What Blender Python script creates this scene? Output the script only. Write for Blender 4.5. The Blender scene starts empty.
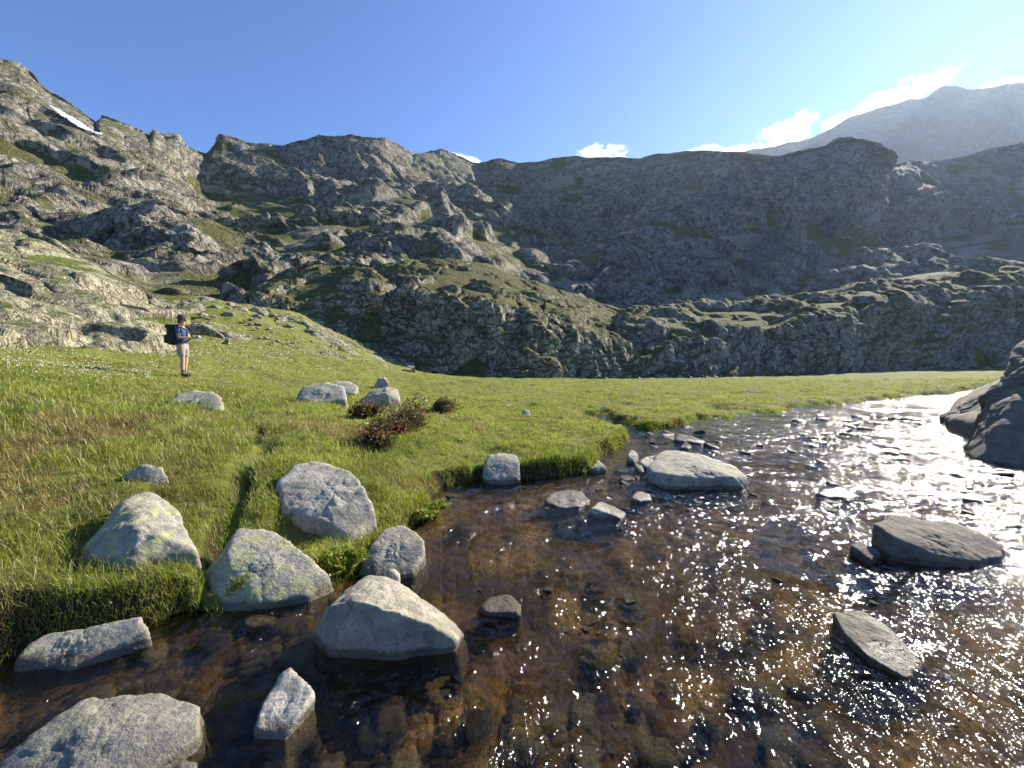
import bpy, bmesh, math
import numpy as np
from mathutils import Vector, Matrix

rng = np.random.default_rng(7)
sc = bpy.context.scene
COL = sc.collection
F32 = np.float32

# ------------------------------------------------------------------ camera
W, H, FPX, EYE = 1024, 768, 420.0, 1.9
HORIZON = 355.0
PITCH = math.atan((H / 2 - HORIZON) / FPX)
cam_d = bpy.data.cameras.new('camera')
cam = bpy.data.objects.new('camera', cam_d)
COL.objects.link(cam)
cam.location = (0, 0, EYE)
cam.rotation_euler = (math.pi / 2 - PITCH, 0, 0)
cam_d.sensor_width = 36
cam_d.lens = 36 * FPX / W
cam_d.clip_start = 0.05
cam_d.clip_end = 20000
sc.camera = cam
CP, SP = math.cos(PITCH), math.sin(PITCH)


def ray(px, py):
    """direction through a pixel, scaled so that its forward (y) component is 1"""
    px = np.asarray(px, float); py = np.asarray(py, float)
    u = (px - W / 2) / FPX; v = (H / 2 - py) / FPX
    y = CP + v * SP
    z = v * CP - SP
    return u / y, np.ones_like(u), z / y


def P(px, py, Y):
    a, b, c = ray(px, py)
    return np.stack([a * Y, b * Y, EYE + c * Y], -1)


def W0(px, py, z=0.0):
    a, b, c = ray(px, py)
    Y = (z - EYE) / c
    return P(px, py, Y)


# ------------------------------------------------------------------ noise
_r = np.random.default_rng(3)
PERM = np.concatenate([_r.permutation(256)] * 2).astype(np.int32)
GR = _r.normal(size=(256, 3)); GR /= np.linalg.norm(GR, axis=1)[:, None]; GR = (GR * 1.6).astype(F32)


def perlin(p, seed=0):
    p = np.asarray(p, F32) + F32(seed * 17.37)
    i = np.floor(p).astype(np.int32); f = p - i
    u = f * f * f * (f * (f * 6 - 15) + 10)
    i &= 255
    out = 0
    for dx in (0, 1):
        a = PERM[(i[:, 0] + dx) & 255]
        wx = u[:, 0] if dx else 1 - u[:, 0]
        for dy in (0, 1):
            b = PERM[(a + i[:, 1] + dy) & 255]
            wy = u[:, 1] if dy else 1 - u[:, 1]
            for dz in (0, 1):
                g = GR[PERM[(b + i[:, 2] + dz) & 255]]
                wz = u[:, 2] if dz else 1 - u[:, 2]
                d = g[:, 0] * (f[:, 0] - dx) + g[:, 1] * (f[:, 1] - dy) + g[:, 2] * (f[:, 2] - dz)
                out = out + d * (wx * wy * wz)
    return out


def fbm(p, lam, octs, seed=0, gain=0.5, billow=False):
    out = 0; a = 1.0
    for k in range(octs):
        n = perlin(p / lam, seed + k * 3)
        if billow: n = np.abs(n) * 2 - 0.5
        out = out + a * n
        a *= gain; lam *= 0.5
    return out


def p3(x, y, z=None):
    return np.stack([x, y, np.zeros_like(x) if z is None else z], -1).astype(F32)


def worley2(x, y, cell, seed=0, jitter=0.9):
    X = x / cell; Y = y / cell
    ix = np.floor(X).astype(np.int64); iy = np.floor(Y).astype(np.int64)
    f1 = np.full(x.shape, 9.0); f2 = np.full(x.shape, 9.0); idn = np.zeros(x.shape)
    for dx in (-1, 0, 1):
        for dy in (-1, 0, 1):
            cx = ix + dx; cy = iy + dy
            h = (cx * 374761393 + cy * 668265263 + seed * 982451653) & 0xFFFFFFFF
            h = ((h ^ (h >> 13)) * 1274126177) & 0xFFFFFFFF
            h ^= h >> 16
            rx = (h & 0xFFFF) / 65535.; ry = ((h >> 16) & 0xFFFF) / 65535.
            d = np.hypot(cx + .5 + (rx - .5) * jitter - X, cy + .5 + (ry - .5) * jitter - Y)
            m = d < f1
            f2 = np.where(m, f1, np.minimum(f2, d))
            idn = np.where(m, ((h * 2654435761) & 0xFFFF) / 65535., idn)
            f1 = np.where(m, d, f1)
    return f1, f2, idn


def worley3(p, seed=0):
    p = np.asarray(p, F32)
    ip = np.floor(p).astype(np.int32); f = p - ip; ip &= 255
    f1 = np.full(len(p), 9., F32); f2 = np.full(len(p), 9., F32); idn = np.zeros(len(p), F32)
    for dx in (-1, 0, 1):
        a = PERM[(ip[:, 0] + dx + seed) & 255]
        for dy in (-1, 0, 1):
            b = PERM[(a + ip[:, 1] + dy) & 255]
            for dz in (-1, 0, 1):
                h = PERM[(b + ip[:, 2] + dz) & 255]
                j = JIT[h]
                d = (dx + j[:, 0] - f[:, 0]) ** 2 + (dy + j[:, 1] - f[:, 1]) ** 2 + (dz + j[:, 2] - f[:, 2]) ** 2
                m = d < f1
                f2 = np.where(m, f1, np.minimum(f2, d)); idn = np.where(m, j[:, 3], idn); f1 = np.where(m, d, f1)
    return np.sqrt(f1), np.sqrt(f2), idn


JIT = _r.uniform(0, 1, (256, 4)).astype(F32)


def sstep(a, b, x):
    t = np.clip((x - a) / (b - a), 0, 1)
    return t * t * (3 - 2 * t)


# ------------------------------------------------------------------ tagging, meshes
def tag(o, label=None, cat=None, group=None, kind=None):
    if label: o['label'] = label
    if cat: o['category'] = cat
    if group: o['group'] = group
    if kind: o['kind'] = kind
    return o


def mesh_obj(name, verts, faces, mat=None, parent=None, smooth=True, attrs=None):
    """faces: list of (n,k) int arrays"""
    me = bpy.data.meshes.new(name)
    verts = np.ascontiguousarray(verts, F32)
    me.vertices.add(len(verts)); me.vertices.foreach_set('co', verts.ravel())
    loops = np.concatenate([f.ravel() for f in faces]).astype(np.int32)
    tot = np.concatenate([np.full(len(f), f.shape[1], np.int32) for f in faces])
    start = np.concatenate([[0], np.cumsum(tot)[:-1]]).astype(np.int32)
    me.loops.add(len(loops)); me.loops.foreach_set('vertex_index', loops)
    me.polygons.add(len(tot)); me.polygons.foreach_set('loop_start', start)
    me.polygons.foreach_set('loop_total', tot)
    if smooth: me.polygons.foreach_set('use_smooth', np.ones(len(tot), bool))
    me.update(calc_edges=True); me.validate()
    for k, v in (attrs or {}).items():
        if v.ndim == 1:
            a = me.attributes.new(k, 'FLOAT', 'POINT'); a.data.foreach_set('value', v.astype(F32))
        else:
            a = me.attributes.new(k, 'FLOAT_COLOR', 'POINT')
            a.data.foreach_set('color', np.concatenate([v, np.ones((len(v), 1))], 1).astype(F32).ravel())
    if mat: me.materials.append(mat)
    o = bpy.data.objects.new(name, me)
    COL.objects.link(o)
    if parent: o.parent = parent
    return o


def grid_faces(nr, nc, keep=None):
    r = np.arange(nr - 1)[:, None]; c = np.arange(nc - 1)[None, :]
    a = r * nc + c
    f = np.stack([a, a + 1, a + nc + 1, a + nc], -1).reshape(-1, 4)
    if keep is not None: f = f[keep.ravel()]
    return f


def compact(verts, faces, attrs=None):
    used = np.unique(np.concatenate([f.ravel() for f in faces]))
    mp = np.full(len(verts), -1, np.int64); mp[used] = np.arange(len(used))
    return verts[used], [mp[f] for f in faces], {k: v[used] for k, v in (attrs or {}).items()}


# ------------------------------------------------------------------ node materials
class NT:
    def __init__(self, name):
        self.m = bpy.data.materials.new(name); self.m.use_nodes = True
        self.t = self.m.node_tree; self.t.nodes.clear()
        self.out = self.n('ShaderNodeOutputMaterial')

    def n(self, typ, **kw):
        nd = self.t.nodes.new(typ)
        for k, v in kw.items():
            if k.startswith('i_'):
                key = k[2:]
                key = int(key) if key.isdigit() else key.replace('_', ' ')
                if hasattr(v, 'is_linked') or isinstance(v, bpy.types.NodeSocket): self.l(v, nd.inputs[key])
                else: nd.inputs[key].default_value = v
            else: setattr(nd, k, v)
        return nd

    def l(self, a, b): self.t.links.new(a, b)

    def val(self, nd, key, v):
        if isinstance(v, bpy.types.NodeSocket): self.l(v, nd.inputs[key])
        else: nd.inputs[key].default_value = v

    def noise(self, vec, scale, detail=6, rough=.6, dist=0.0):
        nd = self.n('ShaderNodeTexNoise'); self.l(vec, nd.inputs['Vector'])
        nd.inputs['Scale'].default_value = scale; nd.inputs['Detail'].default_value = detail
        nd.inputs['Roughness'].default_value = rough; nd.inputs['Distortion'].default_value = dist
        return nd.outputs['Fac']

    def vor(self, vec, scale, feature='F1', out='Distance', rnd=1.0):
        nd = self.n('ShaderNodeTexVoronoi'); nd.feature = feature
        self.l(vec, nd.inputs['Vector']); nd.inputs['Scale'].default_value = scale
        nd.inputs['Randomness'].default_value = rnd
        return nd.outputs[out]

    def math(self, op, a, b=None, c=None, clamp=False):
        nd = self.n('ShaderNodeMath'); nd.operation = op; nd.use_clamp = clamp
        self.val(nd, 0, a)
        if b is not None: self.val(nd, 1, b)
        if c is not None: self.val(nd, 2, c)
        return nd.outputs[0]

    def ramp(self, v, a, b, lo=0.0, hi=1.0):
        nd = self.n('ShaderNodeMapRange'); nd.interpolation_type = 'SMOOTHSTEP'
        self.val(nd, 0, v); nd.inputs[1].default_value = a; nd.inputs[2].default_value = b
        nd.inputs[3].default_value = lo; nd.inputs[4].default_value = hi
        return nd.outputs[0]

    def mix(self, f, a, b, typ='MIX'):
        nd = self.n('ShaderNodeMix'); nd.data_type = 'RGBA'; nd.blend_type = typ
        self.val(nd, 0, f)
        for i, v in ((6, a), (7, b)):
            if isinstance(v, bpy.types.NodeSocket): self.l(v, nd.inputs[i])
            else: nd.inputs[i].default_value = (*v, 1) if len(v) == 3 else v
        return nd.outputs[2]

    def bump(self, h, dist, strength=1.0, normal=None):
        nd = self.n('ShaderNodeBump'); self.l(h, nd.inputs['Height'])
        nd.inputs['Distance'].default_value = dist; nd.inputs['Strength'].default_value = strength
        if normal is not None: self.l(normal, nd.inputs['Normal'])
        return nd.outputs[0]

    def principled(self, col, rough=.9, normal=None, spec=.3):
        nd = self.n('ShaderNodeBsdfPrincipled')
        if isinstance(col, bpy.types.NodeSocket): self.l(col, nd.inputs['Base Color'])
        else: nd.inputs['Base Color'].default_value = (*col, 1)
        self.val(nd, 'Roughness', rough); nd.inputs['Specular IOR Level'].default_value = spec
        if normal is not None: self.l(normal, nd.inputs['Normal'])
        self.l(nd.outputs[0], self.out.inputs['Surface'])
        return nd

    def pos(self): return self.n('ShaderNodeNewGeometry').outputs['Position']
    def obj(self): return self.n('ShaderNodeTexCoord').outputs['Object']
    def nz(self, which='Normal'):
        s = self.n('ShaderNodeSeparateXYZ'); self.l(self.n('ShaderNodeNewGeometry').outputs[which], s.inputs[0])
        return s.outputs[2]

    def mapping(self, vec, scale=(1, 1, 1), rot=(0, 0, 0)):
        m = self.n('ShaderNodeMapping'); self.l(vec, m.inputs[0])
        m.inputs['Scale'].default_value = scale; m.inputs['Rotation'].default_value = rot
        return m.outputs[0]


def simple(name, col, rough=.8, var=.15, scale=30):
    m = NT(name); o = m.obj()
    n = m.noise(o, scale, 4)
    c = m.mix(n, tuple(x * (1 - var) for x in col), tuple(min(1, x * (1 + var)) for x in col))
    m.principled(c, rough)
    return m.m


def rock_far(name, base_scale, tones, green=.5, gthr=(.55, .8), bump=1.0, lich=0.0, strata=None, greencol=None, greenmax=1.0, gfreq=2.0):
    """rock of mountainsides; base_scale = size in metres of its main blocks"""
    m = NT(name); p = m.pos()
    s = 1.0 / base_scale
    big = m.noise(p, s * .35, 5, .6)
    mid = m.noise(p, s * 1.7, 8, .65)
    fine = m.noise(p, s * 9, 6, .7)
    c = m.mix(m.ramp(big, .38, .62), tones[0], tones[1])
    c = m.mix(m.ramp(mid, .42, .68), c, tones[2])
    c = m.mix(m.ramp(fine, .50, .72, 0, .55), c, tones[3])
    c = m.mix(m.ramp(m.noise(p, s * .9, 7, .7, .4), .50, .62, 0, .6), c, tones[3])
    c = m.mix(m.ramp(m.noise(p, s * 4.1, 5, .7), .52, .64, 0, .5), c, tones[2])
    if lich: c = m.mix(m.math('MULTIPLY', m.ramp(m.noise(p, s * 3.1, 6, .7), .5, .66), lich), c, (.34, .32, .12))
    vec = p
    if strata: vec = m.mapping(p, strata[0], strata[1])
    cn = m.noise(vec, s * 1.3, 6, .6, .6); cn2 = m.noise(m.mapping(vec, (1, 1.4, .7), (.4, .2, .6)), s * 4.5, 5, .6, .5)
    ck1 = m.ramp(m.math('ABSOLUTE', m.math('SUBTRACT', cn, .5)), .0, .035)
    ck2 = m.ramp(m.math('ABSOLUTE', m.math('SUBTRACT', cn2, .5)), .0, .05)
    h = m.math('ADD', m.math('MULTIPLY', ck1, .35), m.math('MULTIPLY', ck2, .18))
    h = m.math('ADD', h, m.math('MULTIPLY', mid, .9))
    h = m.math('ADD', h, m.math('MULTIPLY', fine, .35))
    c = m.mix(m.math('MULTIPLY', m.math('SUBTRACT', 1.0, ck1), .75), c, (.05, .047, .04))  # soil and lichen in cracks, darkened further to paint in shade contrast
    c = m.mix(m.math('MULTIPLY', m.math('SUBTRACT', 1.0, ck2), .6), c, (.06, .056, .048))
    nrm = m.bump(h, base_scale * .28 * bump)
    at = m.n('ShaderNodeAttribute'); at.attribute_name = 'soft'
    so_ = m.ramp(m.math('ADD', at.outputs['Fac'], m.math('MULTIPLY', m.math('SUBTRACT', mid, .5), .9)), .35, .6)
    peb = m.noise(p, s * 22, 4, .8)
    scree = m.mix(m.ramp(peb, .4, .62), tuple(x * .8 for x in tones[1]), tuple(min(.6, x * 1.15) for x in tones[2]))
    # grass on the ledges
    g0 = m.noise(p, s * gfreq * .5, 7, .68)
    flat = m.ramp(m.nz(), *gthr)
    g = m.math('MULTIPLY', flat, m.ramp(g0, .62 - green * .3, .72 - green * .3), clamp=True)
    g = m.math('MULTIPLY', g, greenmax)
    gc = m.mix(fine, (.10, .115, .03), (.20, .195, .065)) if greencol is None else m.mix(fine, *greencol)
    gs = m.ramp(m.noise(p, s * gfreq * .22, 6, .6), .50 - green * .12, .58 - green * .12)
    c = m.mix(so_, c, m.mix(m.math('MULTIPLY', gs, m.ramp(peb, .3, .5, .6, 1.0)), scree, gc))
    c = m.mix(g, c, gc)
    m.principled(c, .92, nrm, .15)
    return m.m


def granite(name, lichen=.4, tone=1.0, warm=0.0, wet=True, moss=0.0, dark=0.0, spec=.35):
    m = NT(name); p = m.pos(); o = m.obj()
    sp = m.noise(o, 55, 3, .7)
    mid = m.noise(o, 7, 8, .7)
    big = m.noise(o, 2.1, 4, .6)
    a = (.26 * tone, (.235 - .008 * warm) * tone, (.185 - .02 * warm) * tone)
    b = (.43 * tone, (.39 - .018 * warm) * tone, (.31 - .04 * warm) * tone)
    c = m.mix(m.ramp(mid, .35, .65), a, b)
    c = m.mix(m.ramp(sp, .54, .64, 0, .65), c, (.13 * tone, .125 * tone, .12 * tone))
    c = m.mix(m.ramp(m.noise(o, 13, 7, .85), .51, .58, 0, .8), c, (.17 * tone, .165 * tone, .15 * tone))
    c = m.mix(m.ramp(m.noise(o, 3.0, 8, .75), .5, .6, 0, .6 + dark * .5), c, (.15, .135, .115))
    if lichen:
        lm = m.math('MULTIPLY', m.ramp(m.noise(o, 5, 8, .78, .3), .47, .56), m.ramp(m.nz(), -.1, .55))
        c = m.mix(m.math('MULTIPLY', lm, lichen), c, (.36, .37, .15))
    if wet:
        s = m.n('ShaderNodeSeparateXYZ'); m.l(p, s.inputs[0])
        zz = m.math('ADD', s.outputs[2], m.math('MULTIPLY', m.noise(p, 9, 4), -.07))
        wm = m.ramp(zz, .0, .03, 1, 0)
        c = m.mix(wm, c, m.mix(.7, c, (.05, .034, .018)))
        rough = m.math('SUBTRACT', .9, m.math('MULTIPLY', wm, .55))
    else: rough = .9
    cr = m.ramp(m.vor(m.mapping(o, (1, 1, 1), (.5, .3, .2)), 3.2, 'DISTANCE_TO_EDGE'), 0, .035)
    h = m.math('ADD', m.math('MULTIPLY', mid, .9), m.math('MULTIPLY', sp, .16))
    h = m.math('ADD', h, m.math('MULTIPLY', m.noise(o, 22, 6, .7), .35))
    h = m.math('ADD', h, m.math('MULTIPLY', cr, .03))
    m.principled(c, rough, m.bump(h, .036), spec)
    return m.m


# ------------------------------------------------------------------ ground function
STREAM_PX = [(-60, 690), (0, 655), (25, 645), (60, 640), (100, 632), (145, 624), (185, 608), (215, 614), (262, 604), (322, 590), (352, 572), (385, 556),
             (405, 528), (432, 512), (428, 498), (445, 487), (478, 480), (520, 480), (560, 476), (590, 471), (598, 456),
             (624, 446), (628, 437), (606, 428), (590, 421), (583, 415), (600, 414), (625, 424), (648, 431), (680, 426), (700, 418),
             (735, 418), (770, 414), (800, 409), (850, 405), (890, 400), (930, 396), (985, 391)]
S_poly = [tuple(W0(a, b)[:2]) for a, b in STREAM_PX]
S_poly += [(36, 27.5), (60, 34), (60, 28), (40, 21.0), (25, 17.0), (16.5, 11.5), (11.0, 6.5), (10, 4), (10, 2), (11, -8), (-14, -8), (-9, 0.6), (-4.4, 2.0)]
S_poly = np.array(S_poly)


def poly_sd(x, y, poly):
    """signed distance, positive outside the polygon"""
    d2 = np.full(x.shape, 1e9); inside = np.zeros(x.shape, bool)
    n = len(poly)
    for i in range(n):
        ax, ay = poly[i]; bx, by = poly[(i + 1) % n]
        ex, ey = bx - ax, by - ay
        t = np.clip(((x - ax) * ex + (y - ay) * ey) / (ex * ex + ey * ey + 1e-12), 0, 1)
        d2 = np.minimum(d2, (x - ax - t * ex) ** 2 + (y - ay - t * ey) ** 2)
        c = (ay > y) != (by > y)
        xi = ax + (y - ay) / (ey if abs(ey) > 1e-9 else 1e-9) * ex
        inside ^= c & (x < xi)
    d = np.sqrt(d2)
    return np.where(inside, -d, d)


def line_d(x, y, pts):
    d2 = np.full(x.shape, 1e9)
    for (ax, ay), (bx, by) in zip(pts[:-1], pts[1:]):
        ex, ey = bx - ax, by - ay
        t = np.clip(((x - ax) * ex + (y - ay) * ey) / (ex * ex + ey * ey + 1e-12), 0, 1)
        d2 = np.minimum(d2, (x - ax - t * ex) ** 2 + (y - ay - t * ey) ** 2)
    return np.sqrt(d2)


ctl = []
for px, py, z in [(0, 620, .28), (150, 600, .2), (-150, 560, .5), (0, 500, .6), (0, 430, 1.0), (0, 385, 1.45), (100, 560, .33), (100, 450, .8), (100, 400, 1.15),
                  (200, 570, .25), (200, 470, .6), (200, 410, .95), (260, 500, .42), (300, 440, .65), (300, 400, .85), (350, 400, .72),
                  (400, 440, .42), (400, 400, .5), (400, 480, .25), (450, 450, .3), (450, 475, .2), (500, 440, .27), (500, 400, .3), (500, 386, .22), (600, 386, .1),
                  (600, 400, .2), (560, 430, .25), (570, 460, .2), (680, 405, .2), (700, 395, .16), (800, 392, .14), (900, 385, .12), (1000, 378, .12), (380, 500, .22), (300, 570, .12), (250, 565, .05), (290, 570, .05), (330, 565, .12)]:
    ctl.append(W0(px, py, z))
for px, py, d in [(0, 358, 10), (-200, 330, 9), (100, 372, 11), (183, 377, 12.5), (300, 386, 15), (400, 386, 20), (470, 377, 38), (530, 377.5, 41), (600, 379, 42), (700, 378, 46),
                  (800, 375, 56), (900, 371, 70), (1000, 366.5, 95), (1200, 362, 110), (250, 352, 21), (230, 303, 33), (330, 345, 30), (400, 372, 36), (300, 315, 38), (200, 296, 32),
                  (120, 340, 20), (350, 340, 40), (0, 300, 26), (-300, 250, 20), (420, 372, 50), (1200, 380, 60)]:
    ctl.append(P(px, py, d))
for w in [(12, 2, .45), (14, 6, .6), (20, 11, .7), (30, 18, .8), (45, 20, 1.0), (44, 32, .15), (60, 45, .1), (0, -14, .4), (14, -10, .5), (-16, -8, .9), (-9, 2.0, .9), (-14, 4, 1.6), (30, 0, 2), (60, 10, 3), (-30, 10, 5)]:
    ctl.append(np.array(w, float))
ctl = np.array(ctl)
_cx, _cz = ctl[:, :2], ctl[:, 2]
_C = .6


def _phi(a, b):
    return np.sqrt(((a[:, None, :] - b[None]) ** 2).sum(-1) + _C * _C)


_n = len(ctl)
A_ = np.zeros((_n + 3, _n + 3))
A_[:_n, :_n] = _phi(_cx, _cx) - np.eye(_n) * .06
A_[:_n, _n] = 1; A_[:_n, _n + 1:] = _cx; A_[_n, :_n] = 1; A_[_n + 1:, :_n] = _cx.T
SOL = np.linalg.solve(A_, np.concatenate([_cz, np.zeros(3)]))


def tps(x, y):
    sh = x.shape; x = x.ravel(); y = y.ravel()
    out = SOL[_n] + SOL[_n + 1] * x + SOL[_n + 2] * y
    for i in range(_n):
        out = out + SOL[i] * np.sqrt((x - _cx[i, 0]) ** 2 + (y - _cx[i, 1]) ** 2 + _C * _C)
    r = np.hypot(x, y)
    k = sstep(95, 150, r)
    return (np.clip(out, -.8, 12) * (1 - k) - 1.0 * k).reshape(sh)


DITCH = [tuple(W0(a, b, z)[:2]) for a, b, z in [(262, 428, .72), (258, 445, .62), (250, 470, .5), (240, 500, .42), (228, 530, .33), (212, 570, .22), (205, 605, .05)]]
FARPOOL = [tuple(W0(a, b, .15)[:2]) for a, b in [(585, 413), (600, 409), (640, 419), (690, 424)]]


def ground(x, y, detail=True):
    """returns z, sd (distance to the water's edge), pebble id"""
    sh = x.shape; x = x.ravel().astype(float); y = y.ravel().astype(float)
    q = p3(x, y)
    wob = perlin(q / .9, 5) * .10 + perlin(q / .3, 6) * .05 + perlin(q / 3.1, 7) * .12
    r = np.hypot(x, y)
    sd = poly_sd(x, y, S_poly) + wob * np.clip(r / 8, .5, 2.5)
    t = tps(x, y)
    t = t * (1 - .5 * sstep(9, 16, r) * sstep(1.2, .1, sd))
    land = np.maximum(t, .10 + .05 * perlin(q / 2.0, 8) - .04 * sstep(9, 16, r))
    land = np.where(sd > 4, t, np.maximum(t, land * (1 - sstep(2, 4, sd)) + t * sstep(2, 4, sd)))
    if detail:
        land = land + .07 * perlin(q / 1.2, 11) + .05 * np.clip(perlin(q / .5, 16), 0, 1) * sstep(.2, .6, sd) + .035 * perlin(q / .55, 12) * sstep(.1, .5, sd) + .018 * perlin(q / .2, 13)
        rough = sstep(6, 20, t * 4 + 0 * r)
        land = land + .5 * perlin(q / 5., 14) * sstep(12, 30, r) * sstep(.4, 2.0, t)
    dd = line_d(x + .22 * perlin(q / .8, 18), y + .2 * perlin(q / .6, 19), DITCH)
    land = land - (.12 + .06 * perlin(q / .5, 17)) * np.exp(-(dd / .12) ** 2)
    # peaty hollows in the meadow
    land = land + .07 * perlin(q / 2.3, 22) * sstep(9, 14, r) * sstep(.5, 1.5, sd)
    hol = sstep(.25, .6, perlin(q * np.array([.25, .8, 1], F32), 21)) * sstep(8, 14, r) * sstep(.6, .2, t)
    land = land - .10 * hol
    bw = .16 + .10 * perlin(q / 1.3, 15) + .3 * sstep(9, 18, r)
    prof = sstep(-.06, np.maximum(bw, .05), sd)
    bed = -.05 - .08 * sstep(0, .5, -sd) - .07 * sstep(.4, 1.8, -sd) - .15 * sstep(8, 14, r) * sstep(.5, 2, -sd) + .06 * perlin(q / 1.1, 31) + .03 * perlin(q / .45, 32)
    pid = np.zeros_like(x)
    if detail:
        w = q * np.array([1, 1, 1], F32)
        wx = x + .025 * perlin(w / .25, 41); wy = y + .025 * perlin(w / .25, 42)
        f1, f2, i1 = worley2(wx, wy, .34, 1)
        g1, g2, i2 = worley2(wx + 9, wy, .13, 2)
        k1, k2, i3 = worley2(wx + 3, wy, .055, 3)
        d1 = np.sqrt(np.clip(f2 - f1, 0, .5)) * (.02 + .055 * (i1 > .62) * i1)
        d2 = np.sqrt(np.clip(g2 - g1, 0, .5)) * (.014 + .018 * i2)
        d3 = np.sqrt(np.clip(k2 - k1, 0, .5)) * .010
        bed = bed + (d1 + d2 + d3) - .05
        bed = np.minimum(bed, -.012 + .012 * perlin(q / .2, 44))
        pid = np.where((i1 > .62) & (f2 - f1 > .08), i1, (i2 * .6 + i3 * .4))
    z = bed * (1 - prof) + land * prof
    return z.reshape(sh), sd.reshape(sh), pid.reshape(sh)


def hit(px, py):
    """where the ray through a pixel meets the ground or the water"""
    a, b, c = ray(px, py)
    Y = np.exp(np.linspace(math.log(1.2), math.log(110), 3000))
    x = a * Y; z = EYE + c * Y
    g, sd, _ = ground(x, Y, False)
    g = np.maximum(g, np.where(sd < 0, 0, -9))
    k = np.argmax(z < g)
    if not (z < g).any(): k = len(Y) - 1
    return np.array([x[k], Y[k], z[k]])


# polar grid round the viewer
th_f = np.radians(np.linspace(-66, 66, 1500))
th_l = np.radians(np.linspace(-180, -66, 60)[:-1]); th_r = np.radians(np.linspace(66, 180, 60)[1:])
TH = np.concatenate([th_l, th_f, th_r])
RR = np.exp(np.linspace(math.log(.5), math.log(240), 780))
R2, T2 = np.meshgrid(RR, TH, indexing='ij')
GX = R2 * np.sin(T2); GY = R2 * np.cos(T2)
GZ, GSD, GID = ground(GX, GY)


def gz_at(x, y):
    r = np.clip(np.hypot(x, y), RR[0], RR[-1] * .999); t = np.arctan2(x, y)
    fi = (np.log(r) - math.log(RR[0])) / (math.log(RR[-1]) - math.log(RR[0])) * (len(RR) - 1)
    fj = np.interp(t, TH, np.arange(len(TH)))
    i = np.clip(fi.astype(int), 0, len(RR) - 2); j = np.clip(fj.astype(int), 0, len(TH) - 2)
    a = fi - i; b = fj - j
    def s(A): return (A[i, j] * (1 - a) * (1 - b) + A[i + 1, j] * a * (1 - b) + A[i, j + 1] * (1 - a) * b + A[i + 1, j + 1] * a * b)
    return s(GZ), s(GSD)


# ------------------------------------------------------------------ materials of the setting
def mat_meadow():
    m = NT('meadow'); p = m.pos()
    n1 = m.noise(p, .35, 6, .6); n2 = m.noise(p, 2.2, 8, .7); n3 = m.noise(p, 14, 6, .7)
    c = m.mix(m.ramp(n1, .35, .65), (.16, .185, .035), (.20, .21, .048))
    c = m.mix(m.ramp(n2, .45, .65, 0, .8), c, (.16, .155, .045))
    c = m.mix(m.ramp(n3, .5, .7, 0, .6), c, (.075, .105, .02))
    st = m.noise(m.mapping(p, (.2, .6, 1), (0, 0, -.3)), 1.2, 7, .7)
    c = m.mix(m.ramp(st, .50, .64, 0, .75), c, (.20, .17, .07))
    c = m.mix(m.ramp(m.noise(m.mapping(p, (.3, 1, 1)), .9, 7, .7), .56, .66, 0, .6), c, (.10, .075, .04))
    soil = m.mix(n3, (.022, .016, .010), (.075, .055, .032))
    sm = m.ramp(m.nz(), .62, .84, 1, 0)
    c = m.mix(sm, c, soil)
    h = m.math('ADD', m.math('MULTIPLY', n2, .5), m.math('MULTIPLY', m.noise(p, 30, 5, .8), .3))
    m.principled(c, .95, m.bump(h, .12), .1)
    return m.m


def mat_bed():
    m = NT('stream_bed'); p = m.pos()
    a = m.n('ShaderNodeAttribute'); a.attribute_name = 'cell'
    r = m.n('ShaderNodeValToRGB'); m.l(a.outputs['Fac'], r.inputs[0])
    e = r.color_ramp.elements
    e[0].position = 0; e[0].color = (0.0540, 0.0265, 0.0089, 1)
    e[1].position = 1; e[1].color = (0.2600, 0.2210, 0.0891, 1)
    for q, c in ((.2, (0.1560, 0.0765, 0.0227)), (.4, (0.0720, 0.0439, 0.0178)), (.55, (0.2400, 0.1377, 0.0446)), (.68, (0.1020, 0.0816, 0.0243)), (.8, (0.2280, 0.1632, 0.0527)), (.9, (0.1200, 0.0510, 0.0146))):
        x = e.new(q); x.color = (*c, 1)
    n1 = m.noise(p, 1.3, 5, .6); n2 = m.noise(p, 12, 8, .75)
    c = m.mix(m.ramp(n1, .40, .62, 0, .75), r.outputs[0], (0.1020, 0.0459, 0.0130))
    c = m.mix(m.ramp(m.noise(p, 1.1, 5, .65), .42, .55, 0, .92), c, (0.0360, 0.0204, 0.0097))
    c = m.mix(m.ramp(n2, .45, .7, 0, .7), c, (0.0336, 0.0204, 0.0097))
    gold = m.math('MULTIPLY', m.ramp(m.noise(p, 1.7, 6, .65), .50, .62), m.ramp(m.noise(p, 26, 4, .7), .40, .56))
    c = m.mix(m.math('MULTIPLY', gold, .7), c, (.46, .30, .085))
    m.principled(c, .8, m.bump(m.math('ADD', n2, m.noise(p, 45, 4)), .012), .3)
    return m.m


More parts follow.
